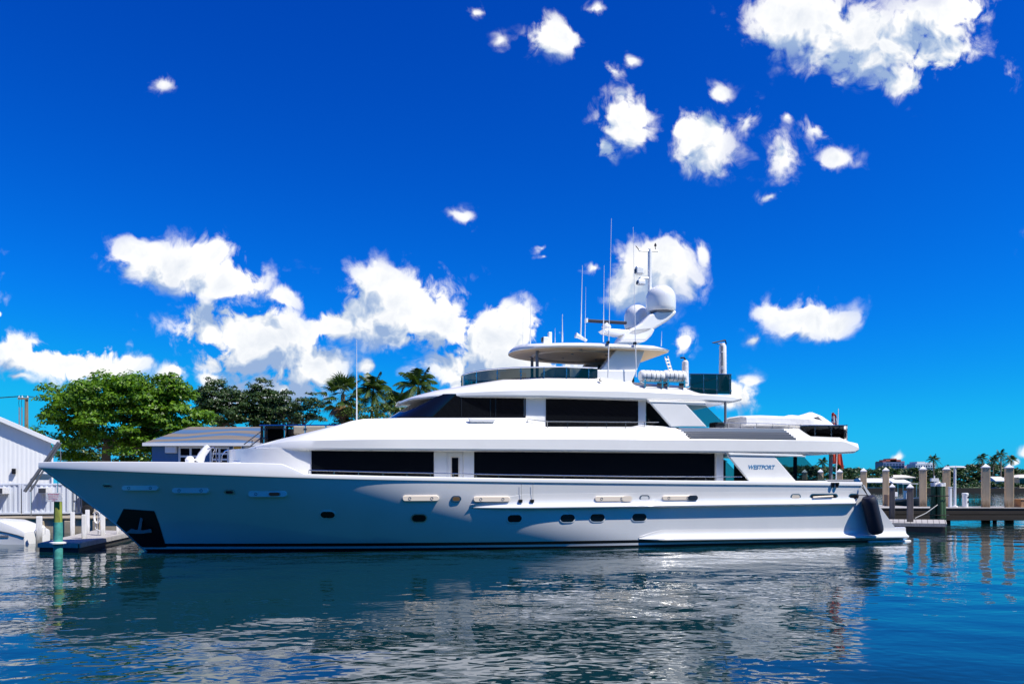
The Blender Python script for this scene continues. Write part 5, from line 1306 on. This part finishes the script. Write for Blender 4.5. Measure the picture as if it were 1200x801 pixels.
tree('bright_shrub', 'darker bushy growth at the feet of the palms left of the foredeck antenna', wx(410, Z), Z+3, GZ,
     [((wx(408, Z), Z+3, wzv(498, Z)), (2.4, 2, 1.3), 30, .65), ((wx(470, Z), Z+5, wzv(488, Z)), (2.4, 2, 2.0), 40, .7)], 'dark', .28, 120, .12, wzv(506, Z), None, cat='shrub')
# palms
def frond(base, az, e0, L, droop, nl, ll, wid=.07):
    """arching feather frond as leaflet quads"""
    V_, Q_ = [], []; h = np.array((math.cos(az), math.sin(az), 0)); up = np.array((0, 0, 1.)); side = np.cross(h, up)
    P = lambda s: np.array(base) + h*(L*s*math.cos(e0)*(1-.15*s)) + up*(L*(math.sin(e0)*s - droop*s*s))
    pts = [P(s) for s in np.linspace(0, 1, 9)]
    for a, b in zip(pts, pts[1:]):
        k = len(V_); V_ += [a-side*.025, a+side*.025, b+side*.02, b-side*.02]; Q_.append((k, k+1, k+2, k+3))
    for i in range(nl):
        s = .12 + .88*i/(nl-1); p = P(s); tdir = P(min(1, s+.02)) - P(s-.02); tdir = tdir/np.linalg.norm(tdir)
        l = ll*math.sin(math.pi*(.18 + .80*s))**.7*nrg.uniform(.85, 1.1)
        for sg in (1, -1):
            d = side*sg*.75 + tdir*.55 + up*(-.42 - .2*nrg.random()); d = d/np.linalg.norm(d)*l; w_ = tdir*wid*.5
            k = len(V_); V_ += [p-w_, p+w_, p+d+w_*.3, p+d-w_*.3]; Q_.append((k, k+1, k+2, k+3))
    return V_, Q_
def palm(lab, x, y, base, top, lean, nf, L, nl=22, ll=.75, group=None, wid=.12, r0=.17, mat='palm', trunk=True):
    r = empty('coconut_palm', (x, y, base)); tag(r, lab, 'palm', group); of = np.array((x, y, base)); t_ = np.array((x+lean, y, top)); Vs, Qs, k = [], [], 0
    for i in range(nf):
        az = 2*math.pi*i*.382 + nrg.uniform(-.2, .2); f = i/nf; e0 = R(78 - 105*f + nrg.uniform(-8, 8))
        v, q = frond(t_, az, e0, L*nrg.uniform(.85, 1.1), .45 + .25*f + nrg.uniform(-.1, .1), nl, ll*nrg.uniform(.9, 1.1), wid)
        Vs += v; Qs += [tuple(j+k for j in a) for a in q]; k += len(v)
    np_mesh('crown', np.array(Vs)-of, np.array(Qs), LM[mat], r)
    if trunk:
        mb = MB((x, y, base)); n = 9; mb.tube([(x + lean*(i/n)**1.6, y, base + (top-base)*i/n) for i in range(n+1)], [r0*1.35] + [r0*(1-.25*i/n) for i in range(1, n+1)], 9); mb.build('trunk', palmbark, r, smooth=True)
    return r
def fan_palm(lab, x, y, base, top, nf, pl, rad):
    r = empty('fan_palm', (x, y, base)); tag(r, lab, 'palm'); of = np.array((x, y, base)); t_ = np.array((x, y, top))
    def fans(n, emin, emax, pl, rad):
        Vs, Qs = [], []
        for i in range(n):
            az = 2.4*i + nrg.uniform(-.3, .3); e = R(emin + (emax-emin)*((i+.5)/n)); h = np.array((math.cos(az)*math.cos(e), math.sin(az)*math.cos(e), math.sin(e)))
            side = np.cross(h, (0, 0, 1.)); side /= np.linalg.norm(side)+1e-6; nrm = np.cross(side, h); l = pl*nrg.uniform(.8, 1.15); c = t_ + h*l - np.array((0, 0, .25*l*math.cos(e)))
            k = len(Vs); Vs += [t_-side*.03, t_+side*.03, c+side*.02, c-side*.02]; Qs.append((k, k+1, k+2, k+3))
            for j in range(17):
                a = R(-100 + 200*j/16); d = h*math.cos(a) + side*math.sin(a); d = d - nrm*.15 - np.array((0, 0, .28)); d /= np.linalg.norm(d); L = rad*(.75+.25*math.cos(a))*nrg.uniform(.85, 1.05); w_ = np.cross(d, nrm)*.06*rad
                k = len(Vs); Vs += [c-w_*.5, c+w_*.5, c+d*L*.6+w_, c+d*L*.6-w_]; Qs.append((k, k+1, k+2, k+3)); k = len(Vs); Vs += [c+d*L*.6-w_, c+d*L*.6+w_, c+d*L-np.array((0,0,.1*L)), c+d*L-np.array((0,0,.12*L))]; Qs.append((k, k+1, k+2, k+3))
        return np.array(Vs)-of, np.array(Qs)
    v, q = fans(nf, -25, 85, pl, rad); np_mesh('crown', v, q, LM['palm'], r)
    v, q = fans(22, -85, -45, pl*.9, rad*.9); np_mesh('dry_skirt', v, q, LM['dead'], r)
    mb = MB((x, y, base)); mb.tube([(x, y, base), (x, y, base+(top-base)*.6), (x, y, top)], [.24, .2, .2], 10); mb.build('trunk', palmbark, r, smooth=True)
Z = 74
fan_palm('stocky fan palm with a skirt of dry brown fronds left of the foredeck antenna', wx(402, Z), Z, GZ, wzv(462, Z), 30, 1.5, 1.25)
gp = 'coconut palms beyond the wheelhouse'
palm('coconut palm rising right behind the foredeck antenna', wx(427, Z), Z+2, GZ, wzv(455, Z), .5, 24, 3.5, 26, .85, gp)
palm('lower coconut palm between its two taller neighbours', wx(462, Z), Z+4, GZ, wzv(468, Z), -.3, 22, 3.0, 24, .8, gp)
palm('tallest coconut palm with an arching crown, closest to the wheelhouse roof', wx(484, Z), Z+1, GZ, wzv(452, Z), .4, 24, 3.7, 26, .9, gp)

# ------------------------------------------------------------------ far bank on the right
bankm = pmat('far_bank_grass', (.07, .11, .03), .9, var=.4, vscale=.2)
mb = MB(); mb.box(40, 700, 291, 1500, -1, 1.3); mb.box(-100, 40, 330, 1500, -1, 1.3); struct(mb.build('far_bank', bankm))
mb = MB(); mb.box(40, 600, 290, 291, -1, 1.45); tag(mb.build('far_seawall', pmat('dark_seawall', (.022, .02, .018), .9, var=.4, vscale=.3)), 'long dark seawall along the far shore', 'seawall')
def treeline():
    prof_ = [(900,547),(940,548),(975,549),(1000,551),(1020,552),(1032,549),(1046,549),(1060,552),(1075,550),(1090,552),(1105,549),(1120,551),(1135,547),(1150,545),(1165,547),(1180,549),(1195,552),(1215,550),(1260,548),(1320,550)]
    cl = []
    for px in np.arange(905, 1315, 1.7):
        for k in range(4):
            Z = nrg.uniform(318, 345); yt = np.interp(px, *zip(*prof_)) - 2.2 + nrg.uniform(-1, 3.0); zt_ = wzv(yt, Z); zc = nrg.uniform(2.5, zt_-1.2) if k else zt_-1.2
            cl.append((np.array((wx(px + nrg.uniform(-1, 1), Z), Z + (0 if not k else -nrg.uniform(0, 14)), zc)), nrg.uniform(1.2, 2.2)))
    for px in np.arange(905, 1315, 2.2):
        Z = nrg.uniform(294, 300); h_ = nrg.uniform(.3, 1.0)*(1 if nrg.random() < .6 else 2.2)
        cl.append((np.array((wx(px, Z), Z, 1.6+h_*.6)), .7+h_*.6))
    v, q = clump_leaves(cl, 26, .95); o = np_mesh('treeline', v, q, LM['far']); stuff(o); o['label'] = 'dark green wood along the far shore behind the houses'; o['category'] = 'wood'
treeline()
gp = 'palms along the far shore'
for (px, py, Z, h_, lab) in ((963, 541, 312, 3.4, 'far palm showing under the aft overhang, left of the deck post'), (983, 547, 312, 3.2, 'far palm low behind the red end of the flag'), (1094, 538, 308, 4.0, 'single slender far palm standing clear above the far trees behind the piling cluster'),
        (1109, 549, 316, 3.0, 'short far palm right beside the dock lamp'), (1072, 551, 312, 3.2, 'far palm before the white high-rise'), (1152, 537, 306, 4.2, 'far palm on the left of the tall clump behind the open dock'), (1163, 539, 310, 3.8, 'far palm in the middle of the tall clump, half hidden'), (1173, 533.5, 305, 4.4, 'tallest far palm, in the clump above the pair of tan pilings'), (1184, 538, 308, 3.8, 'far palm on the right of the tall clump'), (1049, 553, 312, 2.8, 'far palm under the blue and red tower'), (1125, 552, 310, 3.0, 'far palm low between the lamp and the pair of pilings')):
    palm(lab, wx(px, Z), Z, 1.3, wzv(py, Z), nrg.uniform(-.6, .6), 18, h_, 13, 1.1, gp, wid=.22, r0=.3, mat='far')
# houses on the far bank
def far_house(name, lab, p0, p1, yb, ye, yr, Z, hip, wallc, roofc, wins):
    x0, x1 = wx(p0, Z), wx(p1, Z); ze, zr, zb = wzv(ye, Z), wzv(yr, Z), 1.3; of = ((x0+x1)/2, Z, zb); r = empty(name, of); tag(r, lab, 'house')
    mb = MB(of); mb.box(x0+.6, x1-.6, Z, Z+9, zb, ze); mb.build('wall', pmat(name+'_wall', wallc, .7, var=.08), r)
    mb = MB(of); k = (x1-x0)*.22 if hip else .2; a = [(x0-.3, Z-.8, ze), (x1+.3, Z-.8, ze), (x1+.3, Z+9.8, ze), (x0-.3, Z+9.8, ze)]; b = [(x0+k, Z+3.5, zr), (x1-k, Z+3.5, zr), (x1-k, Z+5.5, zr), (x0+k, Z+5.5, zr)]
    mb.loft([[(p[0], p[1], p[2]-.25) for p in a], a, b]); mb.build('roof', pmat(name+'_roof', roofc, .6, var=.08), r)
    for (u0, u1, v0, v1) in wins:
        mb = MB(of); mb.box(x0+(x1-x0)*u0, x0+(x1-x0)*u1, Z-.06, Z+.01, zb+(ze-zb)*v0, zb+(ze-zb)*v1); mb.build('window', M['winglass'], r)
far_house('white_house', 'low white house with a broad pale roof on the far bank aft of the yacht', 1010, 1052, 572, 564.5, 560, 296, False, (.7, .7, .7), (.75, .75, .74), [(.08, .3, .2, .8), (.36, .6, .2, .8), (.7, .9, .2, .8)])
far_house('dark_fronted_house', 'low house with a pale roof and dark shaded porch behind the wooden pilings', 1046, 1066, 572, 565, 561.5, 294, False, (.06, .07, .08), (.72, .73, .74), [(.1, .9, .1, .8)])  # porch shade is put into the near-black wall colour
far_house('tan_house', 'tan two storey house with a pale hipped roof on the far bank', 1046, 1071, 572, 559, 556, 305, True, (.55, .45, .34), (.66, .62, .55), [(.2, .4, .55, .85), (.55, .8, .55, .85)])
far_house('cream_house', 'cream house with a pale roof at the right edge of the far bank', 1193, 1240, 572, 559, 555.5, 300, True, (.6, .5, .4), (.8, .75, .66), [(.05, .2, .3, .8), (.3, .5, .3, .8)])
far_house('grey_house', 'small pale house half hidden under the tall palm clump', 1166, 1180, 572, 563, 558, 300, False, (.6, .62, .66), (.68, .7, .74), [(.2, .8, .2, .7)])
# high-rises far off
def tower(name, lab, p0, p1, yt, Z, wc, top, bays, floors):
    x0, x1 = wx(p0, Z), wx(p1, Z); zt_ = wzv(yt, Z); of = ((x0+x1)/2, Z, 0); r = empty(name, of); tag(r, lab, 'high-rise')
    mb = MB(of); mb.box(x0, x1, Z, Z+20, 0, zt_); mb.build('wall', pmat(name+'_wall', wc, .6, var=.06), r)
    wm = pmat(name+'_glass', (.03, .06, .12), .15); bw = (x1-x0)/bays; fh = 3.2
    for j in range(floors):
        z = zt_ - 1.2 - fh*(j+1)
        mb = MB(of)
        for i in range(bays): mb.box(x0+bw*(i+.18), x0+bw*(i+.82), Z-.12, Z-.02, z+.5, z+2.5)
        mb.build('window_row', wm, r)
        mb = MB(of); mb.box(x0-.3, x1+.3, Z-1.0, Z-.01, z+.1, z+.4); mb.build('balcony', pmat(name+'_slab', tuple(min(.9, c*1.3) for c in wc), .6) if j == 0 else bpy.data.materials[name+'_slab'], r)
    mb = MB(of)
    for (u0, u1, h_) in top: mb.box(x0+(x1-x0)*u0, x0+(x1-x0)*u1, Z+1, Z+18, zt_, zt_+h_)
    mb.build('roof', pmat(name+'_roof', (.45, .12, .1) if 'blue' in name else (.7, .72, .75), .6), r)
tower('blue_tower', 'distant blue-grey high-rise with a red roof', 1035, 1060, 541, 900, (.13, .17, .33), [(-.02, 1.02, 1.0), (.15, .85, 2.8), (.35, .65, 4.2)], 7, 6)
tower('red_block', 'small reddish block on the right flank of the blue high-rise', 1059, 1070, 546.5, 930, (.4, .22, .2), [(0, 1, .8), (.3, .7, 1.8)], 4, 4)
tower('white_tower', 'distant white high-rise with balconies behind the tan pilings', 1073, 1096, 543, 880, (.55, .6, .7), [(.1, .5, 2.4), (.55, .9, 1.6)], 8, 6)
